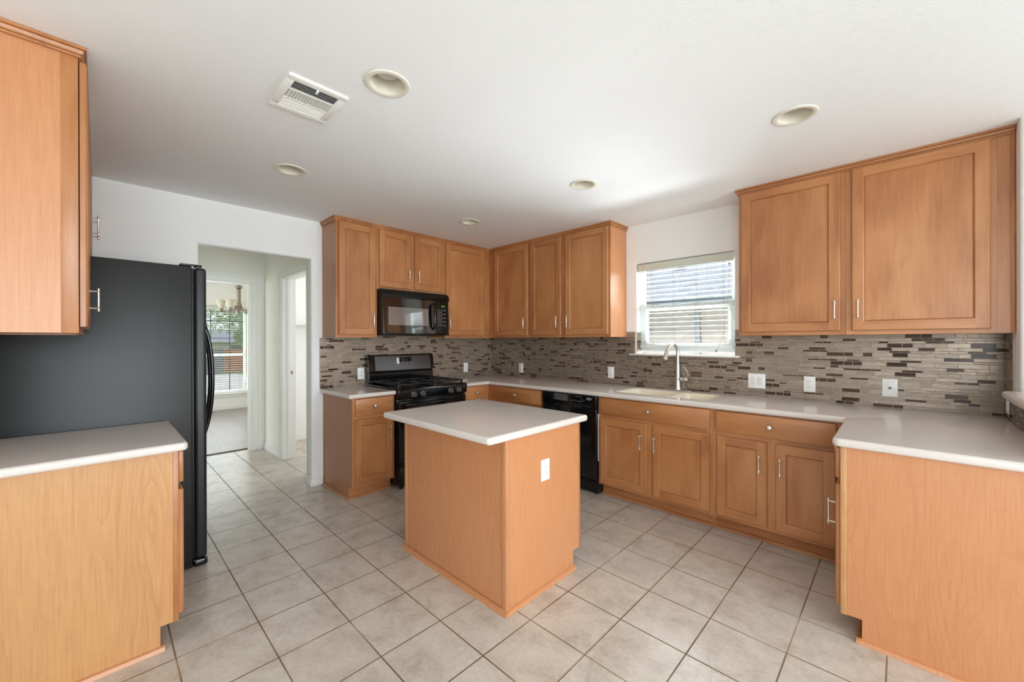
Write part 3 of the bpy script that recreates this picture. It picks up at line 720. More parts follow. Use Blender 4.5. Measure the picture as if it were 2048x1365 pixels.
# ------------------------------------------------------------------ worktops, sink, faucet
def top(name, mb, label): tag(mb.build(name, QZ), label, 'countertop', 'pale speckled countertops')
CZ = .8765
wallA = lambda p: p[0] < .012; wallB = lambda p: p[1] > -.012; wallD = lambda p: p[0] > XD - .012
top('countertop', slab([(1.602, -2.442, .022), (2.612, -2.442, .022), (2.612, -1.612, .022), (1.602, -1.612, .022)], CZ, CT), 'pale speckled countertop on the kitchen island')
top('countertop', slab([(.0075, -2.240, 0), (.655, -2.240, .015), (.655, -1.803, .004), (.0075, -1.803, 0)], CZ, CT, wall=[wallA]), 'small pale countertop left of the gas range')
SK = (2.135, 2.945, -.515, -.085)
hole = [(SK[0], SK[2], .07), (SK[1], SK[2], .07), (SK[1], SK[3], .07), (SK[0], SK[3], .07)]
hole = hole[::-1]
top('countertop', slab([(.0075, -1.003, 0), (.655, -1.003, .004), (.655, -.655, .015), (3.757, -.655, .015), (3.757, -1.337, .03), (XD - .0075, -1.337, 0), (XD - .0075, -.0075, 0), (.0075, -.0075, 0)], CZ, CT, holes=[[(a, b, r) for a, b, r in hole]], wall=[lambda p: p[0] < .012, lambda p: p[1] > -.012, lambda p: p[0] > XD - .012]), 'long pale countertop running under the window and round onto the peninsula')
top('countertop', slab([(.940, YC + .002, 0), (1.668, YC + .002, 0), (1.668, YC + .646, .022), (.940, YC + .646, .004)], CZ, CT, wall=[lambda p: p[1] < YC + .01]), 'pale countertop in the left foreground beside the refrigerator')

def rrect(x0, x1, y0, y1, r): return fillet([(x0, y0, r), (x1, y0, r), (x1, y1, r), (x0, y1, r)], 6)
sk = thing('kitchen_sink', (2.54, -.30, .70), 'cream double-bowl sink set into the long counter under the window', 'sink')
bm = bmesh.new(); es = []
def addloop(pts, z): 
    vs = [bm.verts.new((x, y, z)) for x, y in pts]; return vs, [bm.edges.new((vs[k], vs[(k + 1) % len(vs)])) for k in range(len(vs))]
zr_ = .9065
ov, oe = addloop(rrect(SK[0] + .001, SK[1] - .001, SK[2] + .001, SK[3] - .001, .069), zr_); es += oe
bowls = [(SK[0] + .028, 2.590, SK[2] + .022, SK[3] - .03, .20), (2.628, SK[1] - .028, SK[2] + .022, SK[3] - .03, .16)]
for x0, x1, y0, y1, dp in bowls:
    vs, e = addloop(rrect(x0, x1, y0, y1, .06), zr_); es += e; prev = vs
    for d, dz, rr_ in ((.004, .003, .058), (.008, .012, .056), (.016, dp * .85, .05), (.026, dp * .97, .045), (.045, dp, .04)):
        pts = rrect(x0 + d, x1 - d, y0 + d, y1 - d, rr_); nv = [bm.verts.new((x, y, zr_ - dz)) for x, y in pts]
        for k in range(len(nv)): bm.faces.new((prev[k], prev[(k + 1) % len(nv)], nv[(k + 1) % len(nv)], nv[k]))
        prev = nv
    bm.faces.new(prev)
bmesh.ops.triangle_fill(bm, use_beauty=True, edges=es)
MB().bm(bm).build('basin', SINKM, sk)
for x0, x1, y0, y1, dp in bowls:
    cx, cy = (x0 + x1) / 2, (y0 + y1) / 2 + .05
    MB().lathe([(.042, .0), (.044, .004), (.036, .005), (.03, .001), (.001, .001)], (cx, cy, zr_ - dp + .0002), (0, 0, 1), 24).build('drain', STEEL, sk)

fx, fy = 2.535, -.047
fc = thing('faucet', (fx, fy, CT), 'tall gooseneck pull-down faucet in brushed steel behind the sink', 'faucet')
pl = slab([(fx - .125, fy - .026, .025), (fx + .125, fy - .026, .025), (fx + .125, fy + .026, .025), (fx - .125, fy + .026, .025)], CT + .0004, CT + .009, .004)
pl.build('base_plate', STEEL, fc)
zb = CT + .0092
MB().lathe([(.028, 0), (.027, .006), (.0235, .02), (.0215, .09), (.0195, .16), (.0175, .20), (.0156, .235)], (fx, fy, zb), (0, 0, 1), 24).build('body', STEEL, fc)
R_ = .083; zt = zb + .335
arc = [(fx, fy, zb + .234), (fx, fy, zt)]
ddir = Vector((-.18, -1, 0)).normalized()
for k in range(1, 15):
    a = k / 14 * radians(163); h = R_ * (1 - cos(a)); arc.append((fx + ddir.x * h, fy + ddir.y * h, zt + R_ * sin(a)))
MB().tube(arc, [.0155] + [.0145] * (len(arc) - 1), 14).build('gooseneck', STEEL, fc)
e = Vector(arc[-1]); dn = (Vector(arc[-1]) - Vector(arc[-2])).normalized()
MB().lathe([(.0126, -.002), (.0145, .006), (.0165, .03), (.021, .075), (.0225, .085), (.021, .090), (.012, .091)], tuple(e), tuple(dn), 20).build('spray_head', STEEL, fc)
hz = zb + .095
hb = MB().lathe([(.018, .012), (.0185, .05), (.0175, .052), (.0175, .054), (.019, .056), (.0185, .083), (.014, .092), (.001, .094)], (fx, fy, hz), (1, -.1, 0), 20).build('valve', STEEL, fc)
MB().tube([(fx + .08, fy - .008, hz + .008), (fx + .098, fy - .014, hz + .03), (fx + .095, fy - .03, hz + .075), (fx + .075, fy - .05, hz + .115)], [.008, .007, .0055, .0045], 10).build('lever', STEEL, hb)

# ------------------------------------------------------------------ refrigerator
fr = thing('refrigerator', (.475, -3.68, 0), 'large black textured side-by-side refrigerator left of the hall opening', 'refrigerator')
FX0, FX1 = .022, .935
MB().box(FX0, FX1, YC + .03, -3.318, .012, 1.822, .006).box(FX0 + .03, FX1 - .03, YC + .05, -3.34, .0005, .03).build('cabinet_body', FR, fr)
fd = -3.318
for a, b, nm in ((FX0, .468, 0), (.474, FX1, 1)):
    dd = MB().box(a, b, fd + .012, fd + .072, .052, 1.818, .018, 4).build('door', FR, fr)
    MB().box(a + .012, b - .012, fd + .0005, fd + .0115, .06, 1.81, .002).build('door_gasket', BLACKM, dd)
    hx = .425 if nm == 0 else .517
    pts = []; rs = []
    for k in range(17):
        q = k / 16; z = .62 + q * .98; bow = .092 * (1 - (2 * q - 1) ** 4) ** .8 * (.55 + .45 * sin(pi * q)); pts.append((hx, fd + .075 + bow, z)); rs.append(.012)
    MB().tube(pts, rs, 12).box(hx - .010, hx + .010, fd + .070, fd + .095, .615, .66, .004).box(hx - .010, hx + .010, fd + .070, fd + .095, 1.56, 1.605, .004).build('door_handle', BLACK, dd)
    MB().tube([(hx, fd + .0735, .72), (hx, fd + .0735, 1.50)], .0075, 8).build('handle_backing', GREYPL, dd)
MB().box(FX1 - .11, FX1 + .002, fd - .055, fd + .03, 1.8235, 1.835, .004).lathe([(.018, 0), (.018, .012), (.001, .013)], (FX1 - .03, fd + .035, 1.8235), (0, 0, 1), 16).build('hinge_cover', BLACK, fr)
MB().box(FX1 - .03, FX1 - .012, fd + .0, fd + .012, 1.8185, 1.823, .001).build('hinge_pin', NICKEL, fr)
MB().box(FX0 + .02, FX1 - .012, fd + .002, fd + .055, .012, .048, .006).build('kick_grille', BLACK, fr)
MB().box(FX1 - .07, FX1 - .002, fd + .006, fd + .075, .006, .046, .010).build('bottom_hinge_cover', BLACK, fr)

# ------------------------------------------------------------------ gas range
gr = thing('gas_range', (.35, -1.40, 0), 'black free-standing gas range with four knobs, between two counters', 'range')
RY0, RY1 = -1.796, -1.008
MB().box(.014, .655, RY0, RY1, .035, .905, .004).build('body', BLACK, gr)
MB().box(.014, .69, RY0, RY1, .906, .930, .008, 3).build('cooktop', BLACK, gr)
cp = MB().prism([(.6555, .825), (.690, .825), (.700, .835), (.712, .905), (.705, .924), (.690, .9295), (.6555, .9055)], 1, RY0, RY1).build('control_panel', BLACK, gr)
for y in (-1.650, -1.550, -1.222, -1.120):
    kb = MB().lathe([(.026, 0), (.026, .004), (.021, .006), (.021, .016), (.018, .020)], (.7055, y, .868), (1, 0, -.14), 20).box(.715, .748, y - .006, y + .006, .846, .888, .003).build('control_knob', KNOBF, gr)
od = MB().box(.6555, .694, RY0 + .004, RY1 - .004, .243, .812, .008, 3).build('oven_door', BLACK, gr)
MB().box(.6945, .6965, RY0 + .12, RY1 - .12, .36, .68, .0005).build('oven_window', plain('oven_glass', srgb(8, 8, 9), .06), od)
MB().tube([(.695, RY0 + .05, .775), (.728, RY0 + .055, .778), (.738, RY0 + .09, .778), (.738, RY1 - .09, .778), (.728, RY1 - .055, .778), (.695, RY1 - .05, .775)], .0125, 12).build('oven_handle', BLACK, od)
MB().box(.6555, .692, RY0 + .004, RY1 - .004, .045, .235, .006).build('storage_drawer', BLACK, gr)
for x in (.10, .665):
    for y in (RY0 + .03, RY1 - .03): MB().lathe([(.016, 0), (.016, .02), (.010, .024), (.010, .046)], (x, y, .0005), (0, 0, 1), 14).build('foot', BLACKM, gr)
bgd = MB().prism([(.012, .9305), (.075, .9305), (.098, .955), (.098, 1.035), (.075, 1.046), (.075, 1.05), (.108, 1.055), (.100, 1.135), (.082, 1.215), (.060, 1.226), (.012, 1.226)], 1, RY0 + .012, RY1 - .005).build('backguard', BLACK, gr)
MB().prism([(.1095, 1.062), (.1015, 1.135), (.0848, 1.208), (.0838, 1.208), (.1002, 1.135), (.1082, 1.062)], 1, RY0 + .07, RY1 - .045).build('backguard_panel', BLKSTEEL, bgd)
cb = MB(); 
for sgn in (0, 1):
    yy = (RY0 + .004, RY0 + .030) if sgn == 0 else (RY1 - .030, RY1 - .001)
    cb.prism([(.014, 1.053), (.112, 1.053), (.108, 1.09), (.090, 1.205), (.064, 1.229), (.014, 1.229)], 1, *yy)
cb.build('end_cap', BLACK, bgd)
tilt = lambda d, y, z: (.1095 - (z - 1.062) * .158 + d, y, z)
dsp = MB(tilt).box(.0006, .003, -1.485, -1.288, 1.120, 1.196, .001).build('clock_panel', BLACK, bgd)
m = MB(tilt)
for a in ((-1.4845, -1.4825, 1.121, 1.195), (-1.2905, -1.2885, 1.121, 1.195), (-1.4845, -1.2885, 1.1945, 1.196), (-1.4845, -1.2885, 1.120, 1.1215)): m.box(.0031, .0036, *a)
for i in range(3):
    for j in range(3): m.box(.0031, .0036, -1.40 + .042 * i, -1.388 + .042 * i, 1.128 + .02 * j, 1.134 + .02 * j)
m.build('panel_marking', GREYPL, dsp)
MB(tilt).box(.0031, .0037, -1.478, -1.447, 1.126, 1.19, .0003).build('label_sticker', PLATE_G, dsp)
MB().lathe([(.017, 0), (.016, .012), (.008, .014)], tilt(.003, -1.425, 1.166), (1, 0, .16), 16).build('thermostat_dial', BLACK, dsp)
for cy in (-1.60, -1.205):
    for cx in (.235, .50):
        b = MB().lathe([(.055, 0), (.05, .006), (.036, .008), (.034, .018), (.028, .022), (.001, .023)], (cx, cy, .9303), (0, 0, 1), 22).build('burner', IRON, gr)
    g = MB(); y0, y1, x0, x1, zz = cy - .180, cy + .180, .125, .640, .958
    for a in ((x0, y0, x1, y0), (x1, y0, x1, y1), (x1, y1, x0, y1), (x0, y1, x0, y0), ((x0 + x1) / 2, y0, (x0 + x1) / 2, y1)):
        g.box(min(a[0], a[2]) - .006, max(a[0], a[2]) + .006, min(a[1], a[3]) - .006, max(a[1], a[3]) + .006, zz - .007, zz + .006, .002)
    for cx in (.235, .50):
        for k in range(4):
            an = k * pi / 2 + pi / 4; q0 = .035; q1 = .150
            g.tube([(cx + q1 * cos(an) * .84, cy + q1 * sin(an), zz - .003), (cx + .06 * cos(an), cy + .06 * sin(an), zz + .003), (cx + q0 * cos(an), cy + q0 * sin(an), zz + .008)], [.0055, .006, .005], 6)
        g.box(cx - .005, cx + .005, y0, cy - .04, zz - .004, zz + .007, .002).box(cx - .005, cx + .005, cy + .04, y1, zz - .004, zz + .007, .002)
    for px in (x0, x1):
        for py in (y0, y1): g.box(px - .008, px + .008, py - .008, py + .008, .9303, zz, .002)
    g.build('grate', IRON, gr)

# ------------------------------------------------------------------ microwave
mw = thing('microwave', (.2, -1.42, 1.43), 'black over-range microwave under the short wall cabinet', 'microwave')
MY0, MY1 = -1.808, -1.028
MB().box(.010, .388, MY0, MY1, 1.446, 1.8815, .004).build('housing', BLACKM, mw)
MB().box(.02, .380, MY0 + .004, MY1 - .02, 1.428, 1.4455, .004).build('base_plate', BLACKM, mw)
# curved front: profile in (x,z) with the belly out at the bottom
def front(y0, y1, z0, z1, off=0.0):
    n = 10; out = []
    for k in range(n + 1):
        q = k / n; z = z0 + (z1 - z0) * q; t_ = (z - 1.432) / (1.81 - 1.432); out.append((.412 + .014 * (1 - t_) - .003 * (2 * t_ - 1) ** 2 + off, z))
    return [(.3885 + max(off, 0) * 0, z0)] + out + [(.3885, z1)]
MB().prism([(.3885, 1.800), (.412, 1.800), (.408, 1.845), (.392, 1.872), (.3885, 1.872)], 1, MY0 + .002, MY1 + .012).build('vent_hood', BLACK, mw)
m = MB()
for k in range(9): m.box(.3895, .396, MY0 + .10 + .065 * k, MY0 + .145 + .065 * k, 1.8725, 1.880, .001)
m.build('vent_slot', PLATE_G if False else DARKSLOT, mw)
dr = MB().prism(front(0, 0, 1.448, 1.798), 1, MY0 + .003, -1.205).build('door', MWDOOR, mw)
def patch(y0, y1, z0, z1, off, th=.0012):
    p = front(0, 0, z0, z1, off)[1:-1]; return MB().prism(p + [(x - th, z) for x, z in reversed(p)], 1, y0, y1)
patch(-1.750, -1.292, 1.528, 1.706, .0016).build('door_window', MWGLASS, dr)
MB().tube([(.415, -1.238, 1.765), (.452, -1.238, 1.745), (.462, -1.238, 1.66), (.462, -1.238, 1.58), (.454, -1.238, 1.515), (.42, -1.238, 1.49)], [.012, .013, .0135, .0135, .013, .012], 12).build('door_handle', BLACK, dr)
pn = MB().prism(front(0, 0, 1.448, 1.798), 1, -1.202, MY1).build('control_panel', BLACK, mw)
MB().box(.3885, .437, MY0 + .003, MY1, 1.4300, 1.4470, .006).build('bottom_rail', BLACK, mw)
patch(-1.168, -1.062, 1.718, 1.765, .0012).build('display', plain('display_glass', srgb(16, 22, 14), .1), pn)
seg = MB()
for y in (-1.128, -1.104):
    for a in ((0, .014, 0, .0022), (0, .014, .0098, .012), (0, .014, .0196, .0218), (0, .0024, 0, .0218), (.0116, .014, 0, .0218)):
        seg.box(.4275, .4290, y + a[0], y + a[1], 1.731 + a[2], 1.731 + a[3])
seg.build('display_digits', GREEN, pn)
kb = MB()
for i in range(5):
    for j in range(9):
        if i >= 3 and j % 2: continue
        y0 = -1.174 + i * .0225; z1_ = 1.704 - j * .0205; x = front(0, 0, z1_ - .004, z1_)[6][0]
        kb.box(x - .001, x + .0012, y0, y0 + (.013 if i < 3 else .018), z1_ - .0085, z1_)
kb.build('keypad_marking', GREYPL, pn)

# ------------------------------------------------------------------ dishwasher
dwr = thing('dishwasher', (1.76, -.35, 0), 'black built-in dishwasher between the base cabinets under the counter', 'dishwasher')
QX0, QX1 = 1.4395, 2.0645
MB().box(QX0 + .002, QX1 - .002, -.62, -.02, .012, .872).build('tub', BLACKM, dwr, smooth=False)
dp = MB().box(QX0 + .004, QX1 - .003, -.655, -.621, .765, .874, .006, 3).build('control_panel', BLACK, dwr)
dd = MB().box(QX0 + .004, QX1 - .003, -.653, -.621, .135, .760, .006, 3).build('door', BLACK, dwr)
MB().box(1.60, 1.90, -.6560, -.640, .752, .774, .006, 3).build('handle_recess', BLACKM, dp)
MB().box(1.592, 1.752, -.6565, -.6545, .805, .866, .0006).build('console_insert', GREYDK, dp)
m = MB()
for k in range(4): m.box(1.622 + .030 * k, 1.636 + .030 * k, -.6572, -.656, .815, .823)
for k in range(5): m.box(1.782 + .028 * k, 1.794 + .028 * k, -.6562, -.6545, .812, .820)
for k in range(8): m.box(1.838 + .0095 * k, 1.845 + .0095 * k, -.6562, -.6545, .856, .860)
for k in range(5): m.box(1.606 + .010 * k, 1.613 + .010 * k, -.6572, -.656, .853, .858)
for k in range(3): m.box(1.905 + .022 * (k % 2), 1.914 + .022 * (k % 2), -.6562, -.6545, .812 + .012 * k, .819 + .012 * k)
m.build('panel_marking', GREYPL, dp)
MB(lambda a, b, c: (1.985 + a * 1.0, -.6545 - b, .846 + c * .40)).lathe([(.030, 0), (.030, .0012), (.024, .0013), (.024, .0008), (.001, .0008)], (0, 0, 0), (0, 1, 0), 26).build('oval_badge', GREYPL, dp)
MB().box(QX1 + .0003, QX1 + .003, -.634, -.60, .30, .72).build('side_insulation', PLATE, dwr, smooth=False)
MB().box(QX0 + .004, QX1 - .003, -.650, -.621, .130, .1345).build('door_seam', BLACKM, dwr, smooth=False)
MB().box(QX0 + .006, QX1 - .005, -.64, -.575, .02, .1295, .006).build('toe_panel', BLACK, dwr)
for x in (QX0 + .035, QX1 - .03): MB().lathe([(.015, 0), (.015, .014), (.008, .016), (.008, .03)], (x, -.61, .0005), (0, 0, 1), 12).build('foot', BLACKM, dwr)

# ------------------------------------------------------------------ outlets and switches
GO = 'wall outlets'
def outlet(F, u, w, z, label, kind='outlet', pw=.072, ph=.117):
    t = thing('light_switch' if kind == 'switch' else ('phone_jack' if kind == 'phone' else 'wall_outlet'), F(u, w, z), label, {'switch': 'light switch', 'phone': 'phone jack'}.get(kind, 'outlet'), GO if kind == 'outlet' else None)
    MB(F).box(u - pw / 2, u + pw / 2, w, w + .006, z - ph / 2, z + ph / 2, .0025, 3).build('cover_plate', PLATE, t)
    if kind == 'outlet':
        MB(F).box(u - .0165, u + .0165, w + .006, w + .0085, z - .033, z + .033, .001).build('receptacle', PLATE, t)
        m = MB(F)
        for s_ in (-1, 1):
            zc = z + s_ * .0165
            m.box(u - .0075, u - .0055, w + .0085, w + .0089, zc - .002, zc + .006).box(u + .0055, u + .0075, w + .0085, w + .0089, zc - .002, zc + .006).lathe([(.0022, 0), (.0022, .0005)], (u, w + .0085, zc - .0075), (0, 1, 0), 8)
        m.build('slot', DARKSLOT, t)
    elif kind == 'switch':
        n = 2 if pw > .1 else 1
        for k in range(n):
            c = u + ((k - .5) * .046 if n == 2 else 0)
            MB(F).box(c - .0165, c + .0165, w + .006, w + .0095, z - .033, z + .033, .0015).build('rocker', PLATE_G, t)
    else:
        MB(F).box(u - .011, u + .011, w + .006, w + .010, z - .011, z + .011, .001).build('socket', PLATE_G, t)
        MB(F).box(u - .006, u + .006, w + .010, w + .0105, z - .006, z + .004).build('socket_opening', DARKSLOT, t)
        for zz in (z - .048, z + .048): MB(F).lathe([(.0035, 0), (.003, .0012), (.001, .0014)], (u, w + .006, zz), (0, 1, 0), 10).build('screw', NICKEL, t)
tw = .0072
outlet(FA, -1.835, tw, 1.037, 'white outlet on the mosaic left of the gas range')
outlet(FA, -.452, tw, 1.032, 'white outlet on the mosaic right of the gas range')
outlet(FB, .562, tw, 1.028, 'white outlet on the dark mosaic nearest the corner')
outlet(FB, 1.832, tw, 1.038, 'white outlet on the mosaic just left of the sink')
outlet(FB, 3.155, tw, 1.0405, 'white double rocker switch plate right of the sink window', 'switch', pw=.122)
outlet(FB, 3.50, tw, 1.040, 'white outlet between the switch plate and the phone jack')
outlet(FB, 3.937, tw, 1.047, 'white phone jack plate, rightmost on the sink wall', 'phone', pw=.078, ph=.122)
outlet(FD, .155, tw, 1.005, 'white outlet tucked under the bar ledge on the short dark mosaic', ph=.105)
outlet(lambda u, w, z: (ix1 + w, u, z), -1.988, .0004, .655, 'white outlet on the wooden end panel of the island')
outlet(lambda u, w, z: (u, -2.234 - w, z), -1.42, .0004, 1.395, 'white light switch on the hall wall beside the laundry door', 'switch')

# ------------------------------------------------------------------ ceiling lights and vent
LL = ['recessed ceiling light beside the air vent, largest of the five', 'recessed ceiling light nearest the refrigerator and hall opening', 'recessed ceiling light at the right, in front of the right wall cabinets', 'recessed ceiling light in front of the sink window', 'small recessed ceiling light in front of the range corner, farthest away']
cl0 = None
for k, (x, y) in enumerate(CANS):
    if cl0 is None:
        cl0 = thing('recessed_light', (x, y, H), LL[k], 'ceiling light', 'recessed ceiling lights')
        MB().lathe([(.076, .004), (.074, -.004), (.082, -.007), (.094, -.005), (.097, -.0005), (.0765, -.0003)], (x, y, H), (0, 0, 1), 40, cap=None).build('trim_ring', LAMPTRIM, cl0)
        MB().lathe([(.0755, .002), (.073, .02), (.066, .07), (.060, .11), (.001, .112)], (x, y, H), (0, 0, 1), 40, cap=None).build('baffle', LAMPTRIM, cl0)
        MB().lathe([(.001, .040), (.036, .041), (.046, .045), (.050, .054), (.046, .068), (.03, .108)], (x, y, H), (0, 0, 1), 32, cap=None).build('bulb', BULB, cl0)
    else:
        c = cl0.copy(); COL.objects.link(c); c.location = (x, y, H); c['label'] = LL[k]
        for ch in list(cl0.children):
            d = ch.copy(); COL.objects.link(d); d.parent = c
vt = thing('ceiling_vent', (1.985, -3.017, H), 'white rectangular louvred air vent in the ceiling', 'air vent')
vx0, vx1, vy0, vy1 = 1.832, 2.138, -3.144, -2.890
m = MB()
ax0, ax1, ay0, ay1 = 1.866, 2.104, -3.112, -2.922
for a in ((vx0, ax0, vy0, vy1), (ax1, vx1, vy0, vy1), (ax0, ax1, vy0, ay0), (ax0, ax1, ay1, vy1)): m.box(a[0], a[1], a[2], a[3], H - .009, H - .0004, .0015)
for x in (2.030, 1.944): m.box(x - .004, x + .004, ay0, ay1, H - .008, H - .001)
m.build('frame', PLATE, vt)
MB().box(ax0, ax1, ay0, ay1, H - .0006, H - .0002).build('duct_opening', plain('duct_grey', srgb(96, 98, 102), .8), vt, smooth=False)
for k in range(4):
    x = 2.040 + k * .0165; MB().add([(x, ay0, H - .001), (x, ay1, H - .001), (x + .010, ay1, H - .0085), (x + .010, ay0, H - .0085), (x + .0012, ay0, H - .001), (x + .0012, ay1, H - .001), (x + .0112, ay1, H - .0085), (x + .0112, ay0, H - .0085)], [(0, 1, 2, 3), (4, 5, 6, 7), (0, 1, 5, 4), (2, 3, 7, 6), (1, 2, 6, 5), (0, 3, 7, 4)]).build('louvre', PLATE, vt, smooth=False)
    x = 1.936 - k * .0185; MB().add([(x, ay0, H - .001), (x, ay1, H - .001), (x - .012, ay1, H - .0085), (x - .012, ay0, H - .0085), (x - .0012, ay0, H - .001), (x - .0012, ay1, H - .001), (x - .0132, ay1, H - .0085), (x - .0132, ay0, H - .0085)], [(0, 1, 2, 3), (4, 5, 6, 7), (0, 1, 5, 4), (2, 3, 7, 6), (1, 2, 6, 5), (0, 3, 7, 4)]).build('louvre', PLATE, vt, smooth=False)
for k in range(15):
    y = ay0 + .006 + k * .0128
    MB().add([(1.949, y, H - .001), (2.025, y, H - .001), (2.025, y + .007, H - .0085), (1.949, y + .007, H - .0085), (1.949, y + .0012, H - .001), (2.025, y + .0012, H - .001), (2.025, y + .0082, H - .0085), (1.949, y + .0082, H - .0085)], [(0, 1, 2, 3), (4, 5, 6, 7), (0, 1, 5, 4), (2, 3, 7, 6), (1, 2, 6, 5), (0, 3, 7, 4)]).build('vane', PLATE, vt, smooth=False)
MB().box(2.085, 2.112, -3.022, -3.014, H - .020, H - .0095, .002).build('damper_lever', PLATE, vt)
MB().lathe([(.004, 0), (.003, .002), (.001, .0025)], (1.849, -3.017, H - .009), (0, 0, -1), 10).build('screw', NICKEL, vt)

# ------------------------------------------------------------------ dining room: window, blind, chandelier
FW = lambda w, y, z: (DX - .10 - w, y, z)
m = MB(FW)
for a in ((DY0, DY0 + .04, DZ0, DZ1), (DY1 - .075, DY1 - .03, DZ0, DZ1)): m.box(0, .04, *a)
for z0_, z1_ in ((DZ0 + .001, DZ0 + .05), (DZ1 - .05, DZ1 - .001), (1.07, 1.125)): m.box(-.0015, .0415, DY0 + .0012, DY1 - .0312, z0_, z1_)
w2 = struct('window_2', m, VINYL, smooth=False)
m = MB(FW)
for y in (-2.79, -2.475, -2.165, -1.852): m.box(.012, .024, y - .008, y + .008, DZ0 + .05, DZ1 - .05)
for z in (1.785, 1.436, .715): m.box(.012, .024, DY0 + .04, DY1 - .075, z - .008, z + .008)
m.build('muntin_grid', BRONZE, w2, smooth=False)
MB(FW).box(.026, .029, DY0 + .03, DY1 - .06, DZ0 + .04, DZ1 - .04).build('window_pane', GLASS, w2, smooth=False)
MB().box(DX - .10, DX + .045, DY0 - .05, DY1 + .05, DZ0 - .028, DZ0 - .001, .004).box(DX + .0005, DX + .016, DY0 - .03, DY1 + .03, DZ0 - .085, DZ0 - .0285, .003).build('window_sill', TRIM, w2)
b2 = thing('window_blind', (DX - .045, (DY0 + DY1) / 2, DZ0), 'open white slat blind on the dining room window', 'window blind')
MB().box(DX - .075, DX - .015, DY0 + .01, DY1 - .01, DZ1 - .075, DZ1 - .005, .003).build('head_rail', VALANCE, b2)
s0 = None
for k in range(36):
    z = DZ1 - .10 - k * .0455
    if z < DZ0 + .05: break
    if s0 is None: s0 = MB().box(DX - .062, DX - .026, DY0 + .012, DY1 - .012, z - .0012, z + .0012).build('slat', SLAT, b2, smooth=False); z00 = z
    else:
        c = s0.copy(); COL.objects.link(c); c.parent = b2; c.location = (0, 0, z - z00)
MB().box(DX - .072, DX - .018, DY0 + .012, DY1 - .012, DZ0 + .008, DZ0 + .03, .003).build('bottom_rail', SLAT, b2)
for y in (-2.62, -2.03, -1.70): MB().tube([(DX - .018, y, DZ1 - .07), (DX - .018, y, DZ0 + .03)], .0012, 5).build('ladder_cord', CORD, b2)

hx, hy = -4.2, -2.03
ch = thing('chandelier', (hx, hy, H), 'brushed nickel chandelier with upturned frosted glass shades in the dining room', 'chandelier')
MB().lathe([(.062, 0), (.064, -.012), (.045, -.028), (.014, -.034), (.012, -.05)], (hx, hy, H - .0005), (0, 0, 1), 20).build('ceiling_canopy', CHAND, ch)
MB().tube([(hx, hy, H - .03), (hx, hy, 2.36)], .006, 8).lathe([(.03, 2.34), (.055, 2.325), (.055, 2.29), (.03, 2.275), (.034, 2.27), (.034, 2.03), (.045, 2.02), (.04, 1.90), (.02, 1.87), (.012, 1.845), (.001, 1.84)], (hx, hy, 0), (0, 0, 1), 16).build('stem', CHAND, ch)
for k in range(6):
    a = k * pi / 3 + .35; c, s_ = cos(a), sin(a); ex, ey = hx + .245 * c, hy + .245 * s_
    am = MB().tube([(hx + .03 * c, hy + .03 * s_, 2.02), (hx + .06 * c, hy + .06 * s_, 1.93), (hx + .13 * c, hy + .13 * s_, 1.885), (hx + .21 * c, hy + .21 * s_, 1.885), (ex, ey, 1.885)], .008, 8)
    am.lathe([(.012, -.03), (.03, -.02), (.018, 0), (.032, .03), (.034, .045), (.02, .05)], (ex, ey, 1.885), (0, 0, 1), 14).build('arm', CHAND, ch)
    MB().lathe([(.024, 1.925), (.036, 1.94), (.046, 1.97), (.057, 2.02), (.080, 2.070), (.077, 2.070), (.054, 2.022), (.042, 1.972), (.026, 1.945), (.001, 1.94)], (ex, ey, 0), (0, 0, 1), 18).build('glass_shade', LAMPGL, ch)

# ------------------------------------------------------------------ outdoors beyond the sink window
struct('lawn', MB().box(-60, 60, -60, 60, -.32, -.30), GRASS, smooth=False)
nh = thing('neighbour_house', (2.0, 5.0, -.3), 'pale brick house with grey shingle roof seen through the sink window', 'house')
MB().box(-6, 9, 3.0, 9, -.299, 2.1).build('brick_wall', BRICK, nh, smooth=False)
MB().box(-6.5, 9.5, 2.64, 2.68, 1.93, 2.03, .004).build('fascia', FASCIA, nh)
MB().box(-6.5, 9.5, 2.68, 3.0, 1.95, 1.97).build('soffit', SIDING, nh, smooth=False)
MB().add([(-6.5, 2.60, 2.03), (9.5, 2.60, 2.03), (9.5, 8.0, 4.75), (-6.5, 8.0, 4.75), (-6.5, 2.60, 2.00), (9.5, 2.60, 2.00), (9.5, 8.0, 4.72), (-6.5, 8.0, 4.72)], [(0, 1, 2, 3), (4, 5, 6, 7), (0, 1, 5, 4), (1, 2, 6, 5), (2, 3, 7, 6), (3, 0, 4, 7)]).build('roof', SHINGLE, nh, smooth=False)
MB().lathe([(.05, 0), (.05, .36), (.001, .37)], (1.0, 4.0, 2.66), (0, 0, 1), 14).lathe([(.14, -.02), (.05, .05)], (1.0, 4.0, 2.72), (0, 0, 1), 14).build('vent_pipe', FASCIA, nh)
MB().box(1.62, 1.70, 2.93, 2.998, -.28, 1.93, .006).build('downspout', plain('downspout_grey', srgb(170, 172, 174), .6), nh)

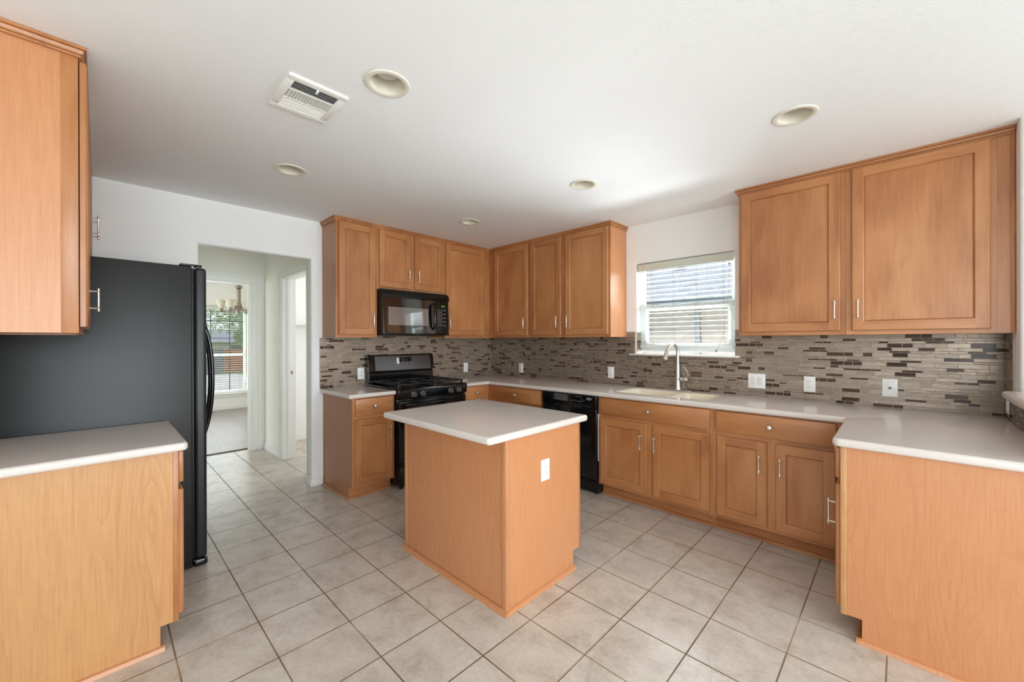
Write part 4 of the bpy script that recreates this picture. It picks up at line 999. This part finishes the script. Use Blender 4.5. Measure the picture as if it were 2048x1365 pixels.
# ------------------------------------------------------------------ outdoors beyond the dining window
struct('driveway', MB().box(-20.5, -6.2, -5.2, 1.2, -.3, -.292), CONC, smooth=False)
def fence(x, y0, y1, h, mat, label):
    t = thing('fence', (x, (y0 + y1) / 2, -.3), label, 'fence'); m = MB(); n = max(2, int((y1 - y0) / .15)); dy = (y1 - y0) / n
    R = random.Random(int(y1 * 100))
    for k in range(n): m.box(x, x + .025, y0 + k * dy + .006, y0 + (k + 1) * dy, -.299, h - .3 + R.uniform(-.015, .015))
    m.build('boards', mat, t, smooth=False)
    MB().box(x - .06, x - .001, y0, y1, .1, .18).box(x - .06, x - .001, y0, y1, .8, .88).build('rail', mat, t, smooth=False)
fence(-22, -5.0, .95, 1.28, FENCEG, 'weathered grey board fence beyond the dining room window')
fence(-22, .96, 4.4, 1.25, FENCEO, 'orange cedar board fence right of the grey fence outside')
fh = thing('house', (-32, 0, -.3), 'distant pale house with grey roof behind the fence outside', 'house')
MB().box(-36, -29, -4.0, 6.0, -.299, 1.38).build('wall', SIDING, fh, smooth=False)
MB().prism([(-28.4, 1.32), (-32.5, 2.25), (-36.6, 1.32)], 1, -4.5, 6.5).build('roof', ROOFG, fh, smooth=False)
MB().box(-28.995, -28.95, 2.6, 3.4, .3, 1.1).build('window', FASCIA, fh, smooth=False)
MB().box(-28.995, -28.95, -2.2, .9, -.29, 1.15).build('garage_door', plain('garage_blue', srgb(120, 136, 160), .7), fh, smooth=False)
def foliage(name, blobs, n, size, seed, mats, parent):
    R = random.Random(seed); m = MB()
    for k in range(n):
        c, r = R.choice(blobs); d = Vector((R.gauss(0, 1), R.gauss(0, 1), R.gauss(0, 1))).normalized() * (r * R.random() ** .4)
        p = Vector(c) + d; a = Vector((R.gauss(0, 1), R.gauss(0, 1), R.gauss(0, 1))).normalized(); b = a.orthogonal().normalized(); L = size * R.uniform(.6, 1.3)
        m.add([tuple(p - a * L), tuple(p + b * L * .45), tuple(p + a * L), tuple(p - b * L * .45)], [(0, 1, 2, 3)], R.choice((0, 0, 1)))
    return m.build(name, mats, parent, smooth=False)
tr = thing('tree', (-15.5, .6, -.3), 'leafy green tree overhanging the yard outside the dining window', 'tree')
MB().tube([(-15.5, 1.6, -.3), (-15.4, 1.5, 1.2), (-15.5, 1.2, 2.4), (-15.6, .6, 3.4)], [.16, .13, .11, .06], 8).build('trunk', BARK, tr)
foliage('crown', [((-15.5, -.3, 2.5), .9), ((-15.5, .55, 2.3), .8), ((-15.5, .2, 3.1), 1.0), ((-15.5, -1.2, 2.9), .8), ((-15.5, 1.2, 2.9), 1.0), ((-15.5, .5, 1.55), .42), ((-15.5, .9, 1.9), .6)], 5200, .065, 4, [LEAFA, LEAFB], tr)
bs = thing('shrub', (-19, 1.9, -.3), 'round green shrub in front of the orange fence outside', 'shrub')
foliage('foliage', [((-19, 1.9, .35), .6), ((-19, 2.6, .5), .7), ((-19, 2.2, .8), .5)], 2200, .06, 6, [LEAFA, LEAFB], bs)
MB().tube([(-19, 2.1, -.3), (-19, 2.1, .4)], .04, 6).build('stem', BARK, bs)
